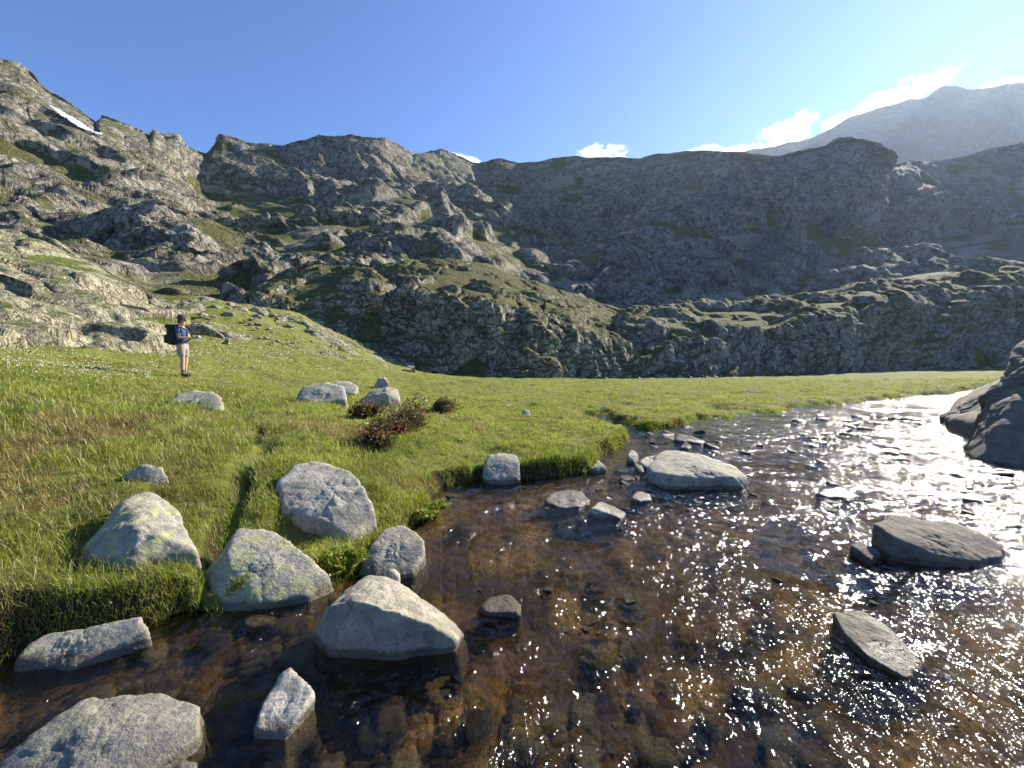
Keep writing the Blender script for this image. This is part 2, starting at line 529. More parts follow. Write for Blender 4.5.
def mat_water():
    m = NT('water'); p = m.pos()
    fl = m.mapping(p, (1, .42, 1), (0, 0, .75))      # ripples drawn out along the current
    a = m.noise(fl, 7, 2, .5, .6)
    b = m.noise(fl, 19, 2, .5, .5)
    d = m.noise(p, 42, 1, .5)
    calm = m.ramp(m.noise(p, .9, 4, .6), .38, .60, .28, 1.0)
    h = m.math('ADD', m.math('MULTIPLY', a, 1.0), m.math('MULTIPLY', b, .42))
    h = m.math('ADD', h, m.math('MULTIPLY', d, .10))
    h = m.math('MULTIPLY', h, calm)
    nrm = m.bump(h, .085)
    g = m.n('ShaderNodeBsdfGlossy'); g.inputs['Roughness'].default_value = .065
    g.inputs['Color'].default_value = (1, 1, 1, 1); m.l(nrm, g.inputs['Normal'])
    t = m.n('ShaderNodeBsdfTransparent'); t.inputs[0].default_value = (.85, .80, .68, 1)
    # reflectance of water from the angle of incidence, the same from above and from below
    dt = m.n('ShaderNodeVectorMath', operation='DOT_PRODUCT')
    m.l(m.bump(h, .035), dt.inputs[0]); m.l(m.n('ShaderNodeNewGeometry').outputs['Incoming'], dt.inputs[1])
    k5 = m.math('POWER', m.math('SUBTRACT', 1.0, m.math('ABSOLUTE', dt.outputs['Value']), clamp=True), 5.0)
    fr = m.math('ADD', m.math('MULTIPLY', k5, .98), .02)
    mx = m.n('ShaderNodeMixShader'); m.l(fr, mx.inputs[0])
    rf = m.n('ShaderNodeBsdfRefraction'); rf.inputs['IOR'].default_value = 1.33; rf.inputs['Roughness'].default_value = 0.0
    rf.inputs['Color'].default_value = (.86, .80, .66, 1); m.l(m.bump(h, .05), rf.inputs['Normal'])
    mt = m.n('ShaderNodeMixShader'); mt.inputs[0].default_value = .55
    m.l(t.outputs[0], mt.inputs[1]); m.l(rf.outputs[0], mt.inputs[2])
    m.l(mt.outputs[0], mx.inputs[1]); m.l(g.outputs[0], mx.inputs[2]); m.l(mx.outputs[0], m.out.inputs['Surface'])
    return m.m


M_meadow, M_bed, M_water = mat_meadow(), mat_bed(), mat_water()
nr, nc = R2.shape
V = np.stack([GX, GY, GZ], -1).reshape(-1, 3)
fsd = (GSD[:-1, :-1] + GSD[1:, 1:]) / 2
f_land = grid_faces(nr, nc, fsd > -.04)
f_bed = grid_faces(nr, nc, fsd <= -.04)
v, f, at = compact(V, [f_land]); o = mesh_obj('meadow', v, f, M_meadow); tag(o, 'green alpine meadow and grassy slope beside the stream', kind='structure')
v, f, at = compact(V, [f_bed], {'cell': GID.ravel()}); o = mesh_obj('stream_bed', v, f, M_bed, attrs=at); tag(o, 'brown stony bed of the shallow stream', kind='structure')
# water sheet
q = V * np.array([1, 1, 0])
u = q[:, 0] * .68 + q[:, 1] * .73; w_ = -q[:, 0] * .73 + q[:, 1] * .68
qq = p3(u * .55, w_)
amp = np.clip(1 - np.hypot(q[:, 0], q[:, 1]) / 60, .3, 1)
V2 = q.copy(); V2[:, 2] = 1.5 * amp * (.013 * perlin(qq / .55, 51) + .009 * perlin(qq / .22, 52) + .0045 * perlin(qq / .09, 53)) * (0.45 + .9 * np.clip(perlin(p3(q[:, 0], q[:, 1]) / 1.7, 54) + .5, 0, 1.2))
f_w = grid_faces(nr, nc, (fsd < .22) & (R2[:-1, :-1] < 70))
v, f, at = compact(V2, [f_w]); o = mesh_obj('stream_water', v, f, M_water); tag(o, 'clear rippling stream water glittering in the sun', kind='structure')
# the ground beyond
th = np.linspace(0, 2 * np.pi, 65)
v = np.concatenate([np.stack([230 * np.cos(th), 230 * np.sin(th), np.full(65, -1.2)], -1), np.stack([2500 * np.cos(th), 2500 * np.sin(th), np.full(65, -4)], -1)])
o = mesh_obj('terrain', v, [grid_faces(2, 65)], M_meadow); tag(o, 'valley floor far beyond the meadow', kind='structure')

# ------------------------------------------------------------------ mountainsides
def interp_rows(rows, xs):
    out = []
    for row in rows:
        a = np.array(row, float)
        out.append(np.stack([np.interp(xs, a[:, 0], a[:, 1]), np.interp(xs, a[:, 0], a[:, 2])], -1))
    return np.stack(out)          # rows, cols, (py, Y)


def sheet(name, rows, x0, x1, nx, ny, mat, amp=1.0, lam_max=.16, seed=0, terrace=0.0, crest=0.0, label=None, keepout=None, strat=None, back=True, lam_min=.004, kx=24, blk=(.035, .2, .2), blk_sc=(1, 1, 1.5), bias=(.2, .2), raise_=.035, bed_n=(.57, .12, .80), slab=.0):
    xs = np.linspace(x0, x1, nx)
    K = interp_rows(rows, xs)
    for i in range(2):            # soften the kinks of the traced control points
        Kp = np.pad(K, ((0, 0), (kx, kx), (0, 0)), 'edge')
        cs = np.cumsum(np.pad(Kp, ((0, 0), (1, 0), (0, 0))), 1)
        Ks = (cs[:, 2 * kx + 1:] - cs[:, :-2 * kx - 1]) / (2 * kx + 1)
        K[:-1] = Ks[:-1]
        K[-1, :, 1] = Ks[-1, :, 1]
    nrw = len(rows)
    # 3-D positions of the control rows
    C = np.stack([P(xs, K[i, :, 0], K[i, :, 1]) for i in range(nrw)])
    if back:
        b = C[-1].copy(); d = b[:, :2] / np.linalg.norm(b[:, :2], axis=1)[:, None]
        hgt = b[:, 2].copy()
        b1 = b.copy(); b1[:, :2] += d * (hgt * .12)[:, None]; b1[:, 2] -= hgt * .06
        b2 = b.copy(); b2[:, :2] += d * (hgt * 1.3)[:, None]; b2[:, 2] *= .1
        C = np.concatenate([C, b1[None], b2[None]])
    seg = []
    for i in range(len(C) - 1):
        A = np.abs(np.diff(K[:, :, 0], axis=0))[i].mean() if i < nrw - 1 else 0
        dep = np.linalg.norm(C[i + 1] - C[i], axis=1).mean() / max(np.linalg.norm(C[i], axis=1).mean(), 1)
        seg.append((A + 40 * dep) if i < nrw - 1 else (8 if i == nrw - 1 else 14))
    seg = np.array(seg) / sum(seg) * ny
    ts = np.concatenate([i + np.arange(max(2, int(round(s)))) / max(2, int(round(s))) for i, s in enumerate(seg)] + [[len(C) - 1]])
    # monotone-ish cubic through the rows
    i0 = np.clip(np.floor(ts).astype(int), 0, len(C) - 2); t = (ts - i0)[:, None, None]
    T = np.zeros_like(C); T[1:-1] = (C[2:] - C[:-2]) / 2 * .7; T[0] = (C[1] - C[0]) * .7; T[-1] = (C[-1] - C[-2]) * .7
    h00 = 2 * t**3 - 3 * t**2 + 1; h10 = t**3 - 2 * t**2 + t; h01 = -2 * t**3 + 3 * t**2; h11 = t**3 - t**2
    G = h00 * C[i0] + h10 * T[i0] + h01 * C[i0 + 1] + h11 * T[i0 + 1]
    ry, cx, _ = G.shape
    du = np.gradient(G, axis=1); dv = np.gradient(G, axis=0)
    Nn = np.cross(du, dv); Nn /= np.linalg.norm(Nn, axis=-1)[..., None] + 1e-9
    for ax in (0, 1):
        for _i in range(3):
            Nn = (np.roll(Nn, 1, ax) + Nn + np.roll(Nn, -1, ax)) / 3
    pf = G.reshape(-1, 3).astype(F32); nf = Nn.reshape(-1, 3)
    dist = np.linalg.norm(pf, axis=1)
    disp = np.zeros(len(pf))
    # how far up the traced part: fade large displacement at the skyline so that it stays put
    tt = np.repeat(ts / (nrw - 1), cx)
    fade = np.clip(1 - np.exp(-((tt - 1) / .20) ** 2) * (1 - crest), 0, 1)
    # where rock stands out of the scree and turf
    MK = np.zeros(len(pf)); wsum = np.full(len(pf), 1e-6)
    for e in range(-1, 8):
        lb = 2.0 ** e
        wgt = sstep(.03, .055, lb / dist) * sstep(.30, .18, lb / dist) * (lb / dist / .1) ** .8
        ok = wgt > 0
        if ok.any():
            MK[ok] += wgt[ok] * perlin(pf[ok] / lb * np.array([1, 1, 1.5], F32), seed + 60 + e) * 1.5; wsum[ok] += wgt[ok] ** 2
    MK = MK / np.sqrt(wsum) + np.interp(np.repeat(ts, cx), np.arange(len(bias)), bias)
    rock = sstep(-.30, -.05, MK); rockw = sstep(-.4, .5, MK)
    lam = 2 ** np.floor(np.log2(dist.max() * lam_max)); k = 0; lam0 = dist * lam_max
    dmin = dist.min()
    src = pf
    if strat is not None:
        M = np.array(strat, F32); src = pf @ M.T
    warp = src + 0
    while lam > dmin * lam_min * 1.0:
        wgt = sstep(lam_max * 1.3, lam_max * .5, lam / dist) * sstep(lam_min * .5, lam_min, lam / dist)
        ok = wgt > 0
        if ok.any():
            n = np.zeros(len(pf))
            pp = src[ok] / lam
            n1 = np.abs(perlin(pp, seed + k * 5)) * 2.2 - .55
            n2 = perlin(pp * .7, seed + k * 5 + 2)
            n[ok] = .75 * n1 + .5 * n2
            fd = fade if lam > dist.mean() * .03 else 1
            disp += wgt * n * lam * .30 * (lam / lam0) ** .34 * fd * np.where(lam < dist * .06, .22 + .78 * rock, .6 + .4 * rock)
        lam *= .5; k += 1
    # jointed blocks standing at different depths
    wsrc = src * np.array(blk_sc, F32)
    for e in range(-3, 7):
        lb = 2.0 ** e
        wgt = sstep(blk[0] * .7, blk[0], lb / dist) * sstep(blk[1] * 1.4, blk[1], lb / dist)
        ok = wgt > 0
        if not ok.any(): continue
        wp = wsrc[ok] / lb
        wq = np.stack([perlin(wp * .8, seed + 90), perlin(wp * .8, seed + 91), perlin(wp * .8, seed + 92)], -1) * .45
        f1, f2, idn = worley3(wp + wq, e * 31 + seed)
        edge = np.clip((f2 - f1) / .22, 0, 1) ** .6
        if slab:
            pk = pf[ok]
            u_ = (pk @ np.array(bed_n, F32)) / lb * 1.1 + 1.1 * perlin(pk / (lb * 3.2), seed + 95) + .35 * perlin(pk / lb, seed + 96)
            fr_ = u_ % 1.0
            sawn = fr_ - sstep(.86, 1.0, fr_)
            disp[ok] += rock[ok] * wgt[ok] * lb * slab * (sawn - .35) * np.clip(.6 + 1.2 * perlin(pk / (lb * 2.4), seed + 97), .1, 1.2) * (fade[ok] * .9 + .1)
        disp[ok] += rock[ok] * wgt[ok] * lb * blk[2] * ((idn - .5) * .55 + edge * .22 - .15) * (fade[ok] * .9 + .1)
    disp *= amp
    out = pf + nf * disp[:, None]
    hv = pf[:, :2] / np.linalg.norm(pf[:, :2], axis=1)[:, None]
    out[:, :2] -= hv * (dist * raise_ * (rockw - .5) * fade)[:, None]
    out[:, 2] += dist * raise_ * .25 * (rockw - .5) * fade
    if terrace:
        st = dist * terrace
        z = pf[:, 2] + 1.2 * st * perlin(pf / (st[:, None] * 6), seed + 77)
        fr = (z / st) % 1.0
        saw = np.clip((fr - .55) / .45, 0, 1) ** .8 - fr        # riser, then ledge
        hd = pf[:, :2] / np.linalg.norm(pf[:, :2], axis=1)[:, None]
        amt = (saw + .25) * st * .85 * fade * sstep(-.35, .25, perlin(pf / (st[:, None] * 7), seed + 78))
        out[:, :2] += hd * amt[:, None]
    faces = grid_faces(ry, cx)
    if keepout is not None:
        pass
    o = mesh_obj(name, out, [faces], mat, attrs={'soft': 1 - rock})
    tag(o, label, kind='structure')
    return o, out.reshape(ry, cx, 3), ts, xs


gray = [(.27, .255, .23), (.37, .35, .31), (.47, .44, .385), (.16, .155, .14)]
tan = [(.30, .275, .215), (.40, .37, .28), (.50, .455, .35), (.18, .165, .13)]
warm = [(.34, .31, .20), (.44, .405, .265), (.56, .51, .36), (.18, .16, .11)]
M_far = rock_far('rock_distant_peak', 60, [(.06, .062, .068), (.085, .087, .095), (.11, .11, .12), (.045, .047, .05)], green=.2, bump=.7)
M_cirque = rock_far('rock_cirque', 13, tan, green=.6, gthr=(.52, .76), bump=1.5, greenmax=.75)
M_right = rock_far('rock_shaded_massif', 10, gray, green=.38, gthr=(.62, .85), bump=1.7, greenmax=.6)
M_cliff = rock_far('rock_cliff_band', 3.2, gray, green=.8, gthr=(.55, .8), bump=1.0)
M_crag = rock_far('rock_crag', 2.6, tan, green=1.05, gthr=(.5, .75), bump=1.0, greencol=((.10, .10, .034), (.18, .17, .062)))
M_slab = rock_far('rock_sunlit_slab', 1.1, warm, green=.45, gthr=(.72, .9), bump=.9, lich=.5, strata=((1.6, 1.6, .5), (.3, .75, .4)), greencol=((.10, .13, .025), (.18, .21, .05)))

# far peak on the right
far_rows = [
    [(560, 260, 1200), (1500, 260, 1200)],
    [(560, 200, 1350), (700, 190, 1350), (1024, 170, 1300), (1500, 150, 1200)],
    [(560, 182, 1500), (640, 172, 1500), (700, 166, 1500), (760, 157, 1500), (800, 150, 1500), (825, 139, 1500), (850, 126, 1500), (880, 117, 1480), (900, 112, 1470), (925, 103, 1450), (945, 97, 1430), (960, 99, 1420), (985, 99, 1400), (1010, 94, 1390), (1024, 93, 1380), (1100, 80, 1350), (1500, 120, 1300)],
]
sheet('mountain', far_rows, 560, 1500, 700, 200, M_far, amp=.32, blk=(.01, .03, .5), bias=(1, 1, 1), lam_max=.10, seed=3, crest=.15, label='hazy blue far peak behind the right ridge', kx=6)

TOP = [(-400, -60, 150), (-200, -10, 170), (0, 66, 215), (20, 70, 220), (35, 80, 225), (52, 88, 228), (70, 98, 230), (88, 113, 236), (99, 122, 240), (101, 112, 240), (110, 116, 240), (125, 122, 245), (140, 128, 250), (150, 134, 255), (154, 128, 256), (165, 134, 262), (178, 131, 268), (186, 143, 272), (206, 155, 282),
       (213, 148, 285), (222, 141, 290), (232, 143, 295), (250, 147, 300), (266, 148, 305), (284, 147, 315), (300, 143, 320), (320, 139, 325), (336, 142, 330), (350, 139, 335), (358, 141, 340), (385, 142, 350), (398, 149, 370), (412, 158, 385), (426, 153, 400), (440, 152, 410), (455, 158, 425), (478, 166, 440), (500, 163, 450),
       (520, 165, 455), (545, 163, 455), (560, 160, 450), (582, 158, 445), (606, 160, 430), (640, 162, 410), (656, 157, 400), (670, 157, 390), (700, 154, 370), (735, 156, 350), (770, 160, 340), (900, 172, 330), (1400, 180, 330)]
TOP = [(x, y + (6 if 45 < x < 192 else 0), d) for x, y, d in TOP]
main_rows = [
    [(-400, 420, 18), (0, 372, 24), (150, 365, 32), (250, 345, 42), (350, 350, 52), (400, 375, 62), (600, 372, 80), (800, 380, 110), (1400, 380, 150)],
    [(-400, 250, 34), (0, 262, 42), (100, 275, 46), (150, 300, 44), (250, 300, 50), (350, 292, 64), (400, 290, 85), (500, 300, 95), (600, 322, 105), (800, 320, 150), (1400, 300, 200)],
    [(-400, 150, 60), (0, 215, 78), (80, 232, 85), (150, 250, 85), (250, 262, 95), (350, 250, 115), (430, 245, 140), (500, 268, 150), (560, 285, 165), (600, 290, 180), (800, 260, 240), (1400, 240, 260)],
    [(-400, 60, 100), (0, 160, 135), (80, 180, 145), (160, 205, 150), (240, 226, 190), (320, 212, 220), (400, 205, 250), (500, 222, 300), (560, 235, 330), (620, 225, 330), (700, 200, 320), (1400, 210, 300)],
    [(-400, 0, 130), (0, 110, 185), (80, 140, 200), (160, 165, 225), (210, 195, 262), (300, 190, 290), (400, 182, 345), (500, 190, 420), (600, 190, 400), (700, 172, 360), (1400, 190, 320)],
    TOP,
]
_, MG, Mts, Mxs = sheet('mountain', main_rows, -400, 1100, 1700, 620, M_cirque, amp=.62, lam_max=.22, seed=11, bias=(-.25, -.15, -.05, .08, .3, .7), terrace=.035, slab=.2, raise_=.03, crest=.12, label='rugged grey rock wall of the cirque with grassy ledges', kx=10)

right_rows = [
    [(520, 380, 90), (600, 385, 90), (800, 380, 110), (1024, 372, 130), (1500, 372, 130)],
    [(520, 330, 115), (600, 325, 115), (700, 325, 125), (850, 300, 140), (1024, 285, 150), (1500, 270, 150)],
    [(520, 300, 140), (560, 290, 140), (620, 285, 150), (700, 285, 165), (850, 262, 190), (940, 250, 215), (1024, 236, 225), (1500, 200, 220)],
    [(520, 288, 155), (560, 272, 155), (620, 256, 170), (700, 238, 195), (800, 222, 215), (870, 222, 228), (940, 228, 262), (1024, 205, 285), (1500, 160, 260)],
    [(520, 283, 165), (548, 276, 165), (575, 262, 175), (600, 249, 182), (640, 229, 195), (680, 208, 215), (715, 188, 232), (740, 172, 245), (752, 168, 248), (765, 165, 250), (790, 158, 252), (805, 154, 252), (825, 150, 250), (838, 143, 248), (850, 141, 247), (865, 145, 247), (880, 148, 248), (888, 160, 252), (893, 168, 262), (905, 166, 300), (940, 163, 330), (965, 158, 335), (1000, 152, 335), (1024, 148, 330), (1200, 128, 320), (1500, 100, 300)],
]
sheet('mountain', right_rows, 522, 1500, 1250, 480, M_right, amp=.75, lam_max=.22, seed=29, bias=(.0, .05, .05, .2, .35), terrace=.045, slab=.32, raise_=.03, bed_n=(-.30, .15, .94), crest=.12, label='dark shaded rock massif rising on the right', kx=8)

# a shaded knob on the left mountainside
knob_rows = [
    [(60, 262, 75), (280, 285, 80)],
    [(60, 246, 84), (84, 242, 84), (150, 246, 80), (200, 252, 80), (240, 262, 85), (280, 270, 90)],
    [(60, 245, 88), (84, 232, 88), (150, 228, 84), (200, 236, 85), (240, 248, 90), (280, 262, 95)],
    [(60, 244, 92), (84, 222, 92), (100, 214, 92), (130, 208, 90), (155, 207, 90), (175, 214, 92), (205, 216, 95), (240, 228, 98), (262, 242, 98), (280, 256, 98)],
]
sheet('rock_knob', knob_rows, 60, 280, 330, 160, M_cirque, amp=.7, bias=(-.1, .3, .3, .1), lam_max=.07, seed=41, crest=.5, label='dark rounded rock knob on the left mountainside', kx=4)

# sunlit hump left of the central crag
hump_rows = [
    [(250, 345, 40), (400, 372, 41)],
    [(250, 303, 44), (300, 300, 45), (340, 306, 45), (380, 310, 46), (400, 312, 48)],
    [(250, 292, 48), (300, 284, 48), (340, 282, 48), (372, 284, 48), (400, 300, 52)],
    [(250, 286, 58), (290, 272, 58), (320, 263, 58), (350, 264, 58), (372, 270, 56), (388, 282, 56), (400, 294, 56)],
]
sheet('crag', hump_rows, 250, 400, 280, 170, M_crag, amp=.7, lam_max=.06, seed=43, bias=(.2, .5, .5, .3), crest=.4, label='sunlit rounded crag above the grassy slope', kx=5)

# central crag with its dark cliff
crag_rows = [
    [(340, 352, 44), (375, 366, 42), (410, 374, 40), (450, 380, 39), (520, 384, 40), (580, 380, 43), (640, 382, 44)],
    [(340, 342, 46), (375, 350, 44), (410, 358, 42), (450, 358, 42), (500, 358, 42), (530, 352, 42), (580, 358, 44), (640, 366, 46)],
    [(340, 330, 52), (375, 318, 48), (392, 318, 46), (410, 325, 45), (450, 325, 44), (500, 327, 44), (522, 322, 47), (530, 330, 43.5), (580, 338, 46), (640, 350, 50)],
    [(340, 325, 56), (375, 300, 52), (400, 291, 47), (450, 296, 45.5), (500, 301, 46), (520, 306, 49), (535, 317, 46), (570, 321, 50), (600, 334, 54), (640, 340, 60)],
    [(340, 322, 64), (375, 285, 62), (400, 276, 60), (450, 280, 58), (500, 288, 60), (560, 304, 64), (600, 316, 70), (640, 326, 75)],
    [(340, 318, 80), (375, 270, 80), (400, 262, 82), (430, 258, 82), (470, 263, 82), (500, 270, 85), (560, 292, 88), (600, 306, 90), (640, 320, 92)],
]
sheet('crag', crag_rows, 340, 640, 600, 380, M_crag, amp=.5, lam_max=.08, seed=47, bias=(.1, .5, 1.2, .45, .0, .05), crest=.5, raise_=.02, slab=.3, bed_n=(.3, .1, .95), blk=(.03, .2, .25), blk_sc=(1.5, 1, .55), terrace=.014, label='central grassy crag with a dark cliff face at the meadow edge', kx=4)

# cliff band on the right
band_rows = [
    [(585, 386, 45), (700, 386, 46), (800, 382, 56), (900, 378, 70), (1000, 374, 92), (1300, 370, 105)],
    [(585, 378, 47), (620, 366, 47), (700, 365, 48), (800, 360, 58), (900, 356, 72), (1000, 350, 94), (1300, 345, 107)],
    [(585, 374, 48), (605, 358, 49), (640, 345, 49), (700, 345, 51), (800, 338, 60), (900, 330, 74), (1000, 322, 96), (1300, 310, 108)],
    [(585, 370, 50), (600, 348, 52), (625, 328, 53), (660, 323, 52), (700, 328, 54), (760, 320, 60), (800, 314, 65), (850, 310, 70), (900, 302, 78), (960, 296, 90), (1024, 290, 100), (1300, 275, 110)],
    [(585, 366, 53), (600, 340, 57), (625, 318, 62), (660, 311, 66), (700, 316, 68), (760, 309, 78), (800, 303, 86), (850, 296, 96), (900, 290, 106), (960, 282, 120), (1024, 276, 130), (1300, 260, 130)],
    [(585, 362, 56), (600, 337, 62), (625, 314, 72), (660, 306, 80), (700, 309, 85), (760, 302, 100), (800, 294, 112), (850, 286, 128), (900, 277, 140), (960, 268, 150), (1024, 262, 155), (1300, 250, 150)],
]
sheet('cliff', band_rows, 585, 1300, 1150, 420, M_cliff, amp=.55, lam_max=.09, seed=53, bias=(.1, .7, .8, .25, -.05, -.05), crest=.6, raise_=.02, slab=.35, bed_n=(-.2, .1, .97), blk=(.03, .2, .22), blk_sc=(1.3, 1, .7), terrace=.016, label='long dark cliff band beyond the meadow on the right', kx=6)

# sunlit tilted slabs on the left, close
slab_rows = [
    [(-400, 400, 8), (0, 366, 10), (60, 374, 12), (110, 374, 13), (150, 366, 17), (200, 362, 20), (230, 360, 22)],
    [(-400, 350, 10), (0, 350, 11), (60, 364, 13.2), (110, 362, 14.4), (150, 352, 18), (200, 352, 21), (230, 356, 23)],
    [(-400, 290, 12), (0, 318, 14), (60, 334, 16), (110, 338, 17.5), (150, 338, 20), (200, 343, 22), (230, 353, 24)],
    [(-400, 230, 16), (0, 280, 19), (60, 295, 21), (110, 310, 22), (150, 320, 23.5), (200, 337, 24), (230, 351, 25)],
    [(-400, 170, 24), (0, 230, 29), (30, 236, 29), (60, 248, 29), (90, 262, 29), (120, 283, 28), (150, 303, 27), (180, 318, 26), (200, 331, 26), (215, 341, 26), (230, 350, 26)],
]
sheet('rock_slope', slab_rows, -400, 230, 900, 480, M_slab, amp=.75, lam_max=.14, seed=61, bias=(.1, .3, .3, .3, .3), crest=.5, raise_=.03, slab=.4, blk=(.05, .25, .2), label='sunlit yellowish tilted rock slabs above the hiker',
      strat=((.20, .06, -.15), (1.0, .17, 1.35), (-.15, .85, .15)), lam_min=.006, kx=8, blk_sc=(1, .9, 1))

# low outcrops breaking through the turf of the slope
kxs = list(range(150, 416, 14)); orow = []
for k in range(6):
    row = []
    for px in kxs:
        yb = np.interp(px, [150, 200, 300, 415], [338, 342, 352, 372]); yt = np.interp(px, [150, 200, 240, 300, 350, 415], [300, 299, 302, 318, 345, 369])
        w = hit(px, yb + (yt - yb) * k / 5)
        Yk = min(w[1], 42.0)
        b_ = P(px, yb + (yt - yb) * k / 5, Yk)
        row.append((px, yb + (yt - yb) * k / 5 + 1.5, Yk))
    orow.append(row)
sheet('rock_slope', orow, 150, 415, 560, 240, M_slab, amp=.5, lam_max=.05, seed=83, crest=1.0, back=False, bias=(-.30, -.18, -.05, .02, .1, .1), raise_=.020, label='low tan outcrops breaking through the turf of the grassy slope',
      strat=((.20, .06, -.15), (1.0, .17, 1.35), (-.15, .85, .15)), lam_min=.006, kx=8, blk_sc=(1, .9, 1))

# snow strip lying in the gully of the left mountain
snow_px = np.array([(47, 107), (60, 112), (80, 124), (95, 134), (112, 139), (96, 137), (78, 130), (60, 118)])
a_, b_, c_ = MG[..., 0], MG[..., 1], MG[..., 2]
dep = b_ * CP - (c_ - EYE) * SP; up = b_ * SP + (c_ - EYE) * CP
mpx = W / 2 + FPX * a_ / dep; mpy = H / 2 - FPX * up / dep
sdp = poly_sd(mpx, mpy, snow_px)
keep = (sdp[:-1, :-1] < -.5) & (Mts[:-1, None] < 5)
fs = grid_faces(*MG.shape[:2], keep)
if len(fs):
    vv = MG.reshape(-1, 3).copy(); vv[:, 0] += .5; vv[:, 1] -= .9; vv[:, 2] += .9
    v, f, _ = compact(vv, [fs])
    o = mesh_obj('snow', v, f, simple('snow', (.62, .63, .66), .6, .05, .2)); tag(o, 'narrow strip of old snow high on the left mountain', 'snow patch', kind='stuff')

# ------------------------------------------------------------------ boulders
ICO = {}
def ico(n):
    if n not in ICO:
        bm = bmesh.new(); bmesh.ops.create_icosphere(bm, subdivisions=n, radius=1)
        v = np.array([x.co[:] for x in bm.verts]); f = np.array([[w.index for w in x.verts] for x in bm.faces]); bm.free()
        v /= np.linalg.norm(v, axis=1)[:, None]
        ICO[n] = (v, f)
    return ICO[n]


ROCKS = []      # planes of each rock, to keep grass out of it


def hull_rock(name, pts, mat, sub=6, rnd=26, amp=1.0, seed=0, drop=.3, center=None, keep_grass_out=True, lam0=.5, taper=-.14, blocks=0.0):
    pts = np.array(pts, float)
    lo = pts.copy(); zb = min(pts[:, 2].min(), gz_at(pts[:, 0], pts[:, 1])[0].min()) - drop
    cxy = pts[:, :2].mean(0)
    lo[:, 2] = zb; lo[:, :2] = cxy + (lo[:, :2] - cxy) * (1 - taper)
    allp = np.concatenate([pts, lo])
    bm = bmesh.new(); vs = [bm.verts.new(p) for p in allp]
    bmesh.ops.convex_hull(bm, input=vs); bm.normal_update()
    planes = []
    cen = allp.mean(0); cen[2] = (allp[:, 2].max() + allp[:, 2].min()) / 2
    for f in bm.faces:
        n = np.array(f.normal[:]); h = n @ (np.array(f.verts[0].co[:]) - cen)
        if h < 0: n, h = -n, -h
        if h < 1e-4 or f.calc_area() < 1e-6: continue
        if all(n @ q[0] < .995 for q in planes): planes.append((n, h))
    bm.free()
    Nn = np.array([q[0] for q in planes]); hh = np.array([q[1] for q in planes])
    d, f = ico(sub)
    k = np.clip(d @ Nn.T, 0, None) / hh
    r = (k ** rnd).sum(1) ** (-1 / rnd)
    size = np.ptp(allp, axis=0).max()
    pos = d * r[:, None]
    # split the body by a few oblique joints so that faces meet at crisp edges
    lam = size * lam0; disp = 0; kk = 0
    while lam > max(.012, size * .012):
        pp = (pos + cen) / lam
        n1 = np.abs(perlin(pp, seed + kk * 7)) * 2 - .5
        n2 = perlin(pp * 1.3, seed + 3 + kk * 7)
        disp = disp + (.6 * n1 + .5 * n2) * lam * .055
        lam *= .5; kk += 1
    if blocks:
        for lb, w in ((.22, .7), (.09, .8), (.04, .7)):
            lb *= size; wp = (pos + cen) / lb; wp = wp + perlin(wp * .9, 7)[:, None] * .5
            f1, f2, idn = worley3(wp, 5); disp = disp + lb * w * blocks * ((idn - .5) * .55 + np.clip((f2 - f1) / .2, 0, 1) * .3 - .2)
    pos = pos + d * (disp * amp)[:, None]
    base = np.array([cen[0], cen[1], zb + drop])
    o = mesh_obj(name, pos + cen - base, [f], mat)
    o.location = base
    ROCKS.append((Nn, hh, cen, size))
    return o


G_lich = granite('granite_lichen', .75)
G_pale = granite('granite_pale', .12, 1.12)
G_plain = granite('granite', .3)
G_tan = granite('granite_tan', .15, 1.0, warm=.8)
G_dark = granite('granite_dark_wet', .0, .42, dark=.3, spec=.25)
G_white = granite('granite_white', .05, 1.3)
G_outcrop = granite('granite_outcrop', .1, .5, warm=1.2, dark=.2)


def bould(base, pts, label, mat, cat='boulder', name='boulder', group=None, D=None, z=None, **kw):
    if D is None:
        D = hit(*base)[1] if z is None else W0(*base, z)[1]
    w = [P(a, b, D + c) for a, b, c in pts]
    if z is not None: kw.setdefault('drop', .04); kw.setdefault('taper', -.12)
    kw.setdefault('blocks', .12); kw['rnd'] = kw.get('rnd', 30) * 1.7
    o = hull_rock(name, w, mat, seed=len(ROCKS) * 13 % 97, **kw)
    tag(o, label, cat, group)
    return o


b1 = bould((130, 562), [(83, 548, .0), (95, 562, -.1), (135, 562, -.1), (198, 550, .1), (180, 520, .45), (171, 500, .55), (160, 493, .6), (147, 491, .6), (129, 496, .5), (114, 508, .35), (136, 526, .03), (98, 528, .2)],
      'lichen spotted boulder half in shade, standing in the long grass', G_lich)
bould((145, 492), [(114, 488, 0), (122, 474, .1), (143, 464, .15), (162, 466, .2), (169, 480, .15), (150, 498, 0)], 'small pale rock just behind the lichen spotted boulder in the grass', G_plain, sub=5)
bould((235, 612), [(203, 572, .3), (218, 602, .05), (232, 612, 0), (262, 602, .05), (310, 592, .15), (331, 577, .3), (302, 545, .5), (283, 533, .6), (262, 529, .68), (237, 529, .62), (226, 556, .3)],
      'yellow lichen covered boulder with a dark left side at the stream edge', G_lich, z=0)
bould((350, 536), [(277, 482, .5), (283, 507, .2), (325, 520, .05), (352, 536, -.05), (376, 513, .2), (370, 497, .35), (358, 480, .6), (342, 467, .82), (312, 460, .95), (295, 464, .85)],
      'large flat whitish slab lying in the grass', G_pale, rnd=40)
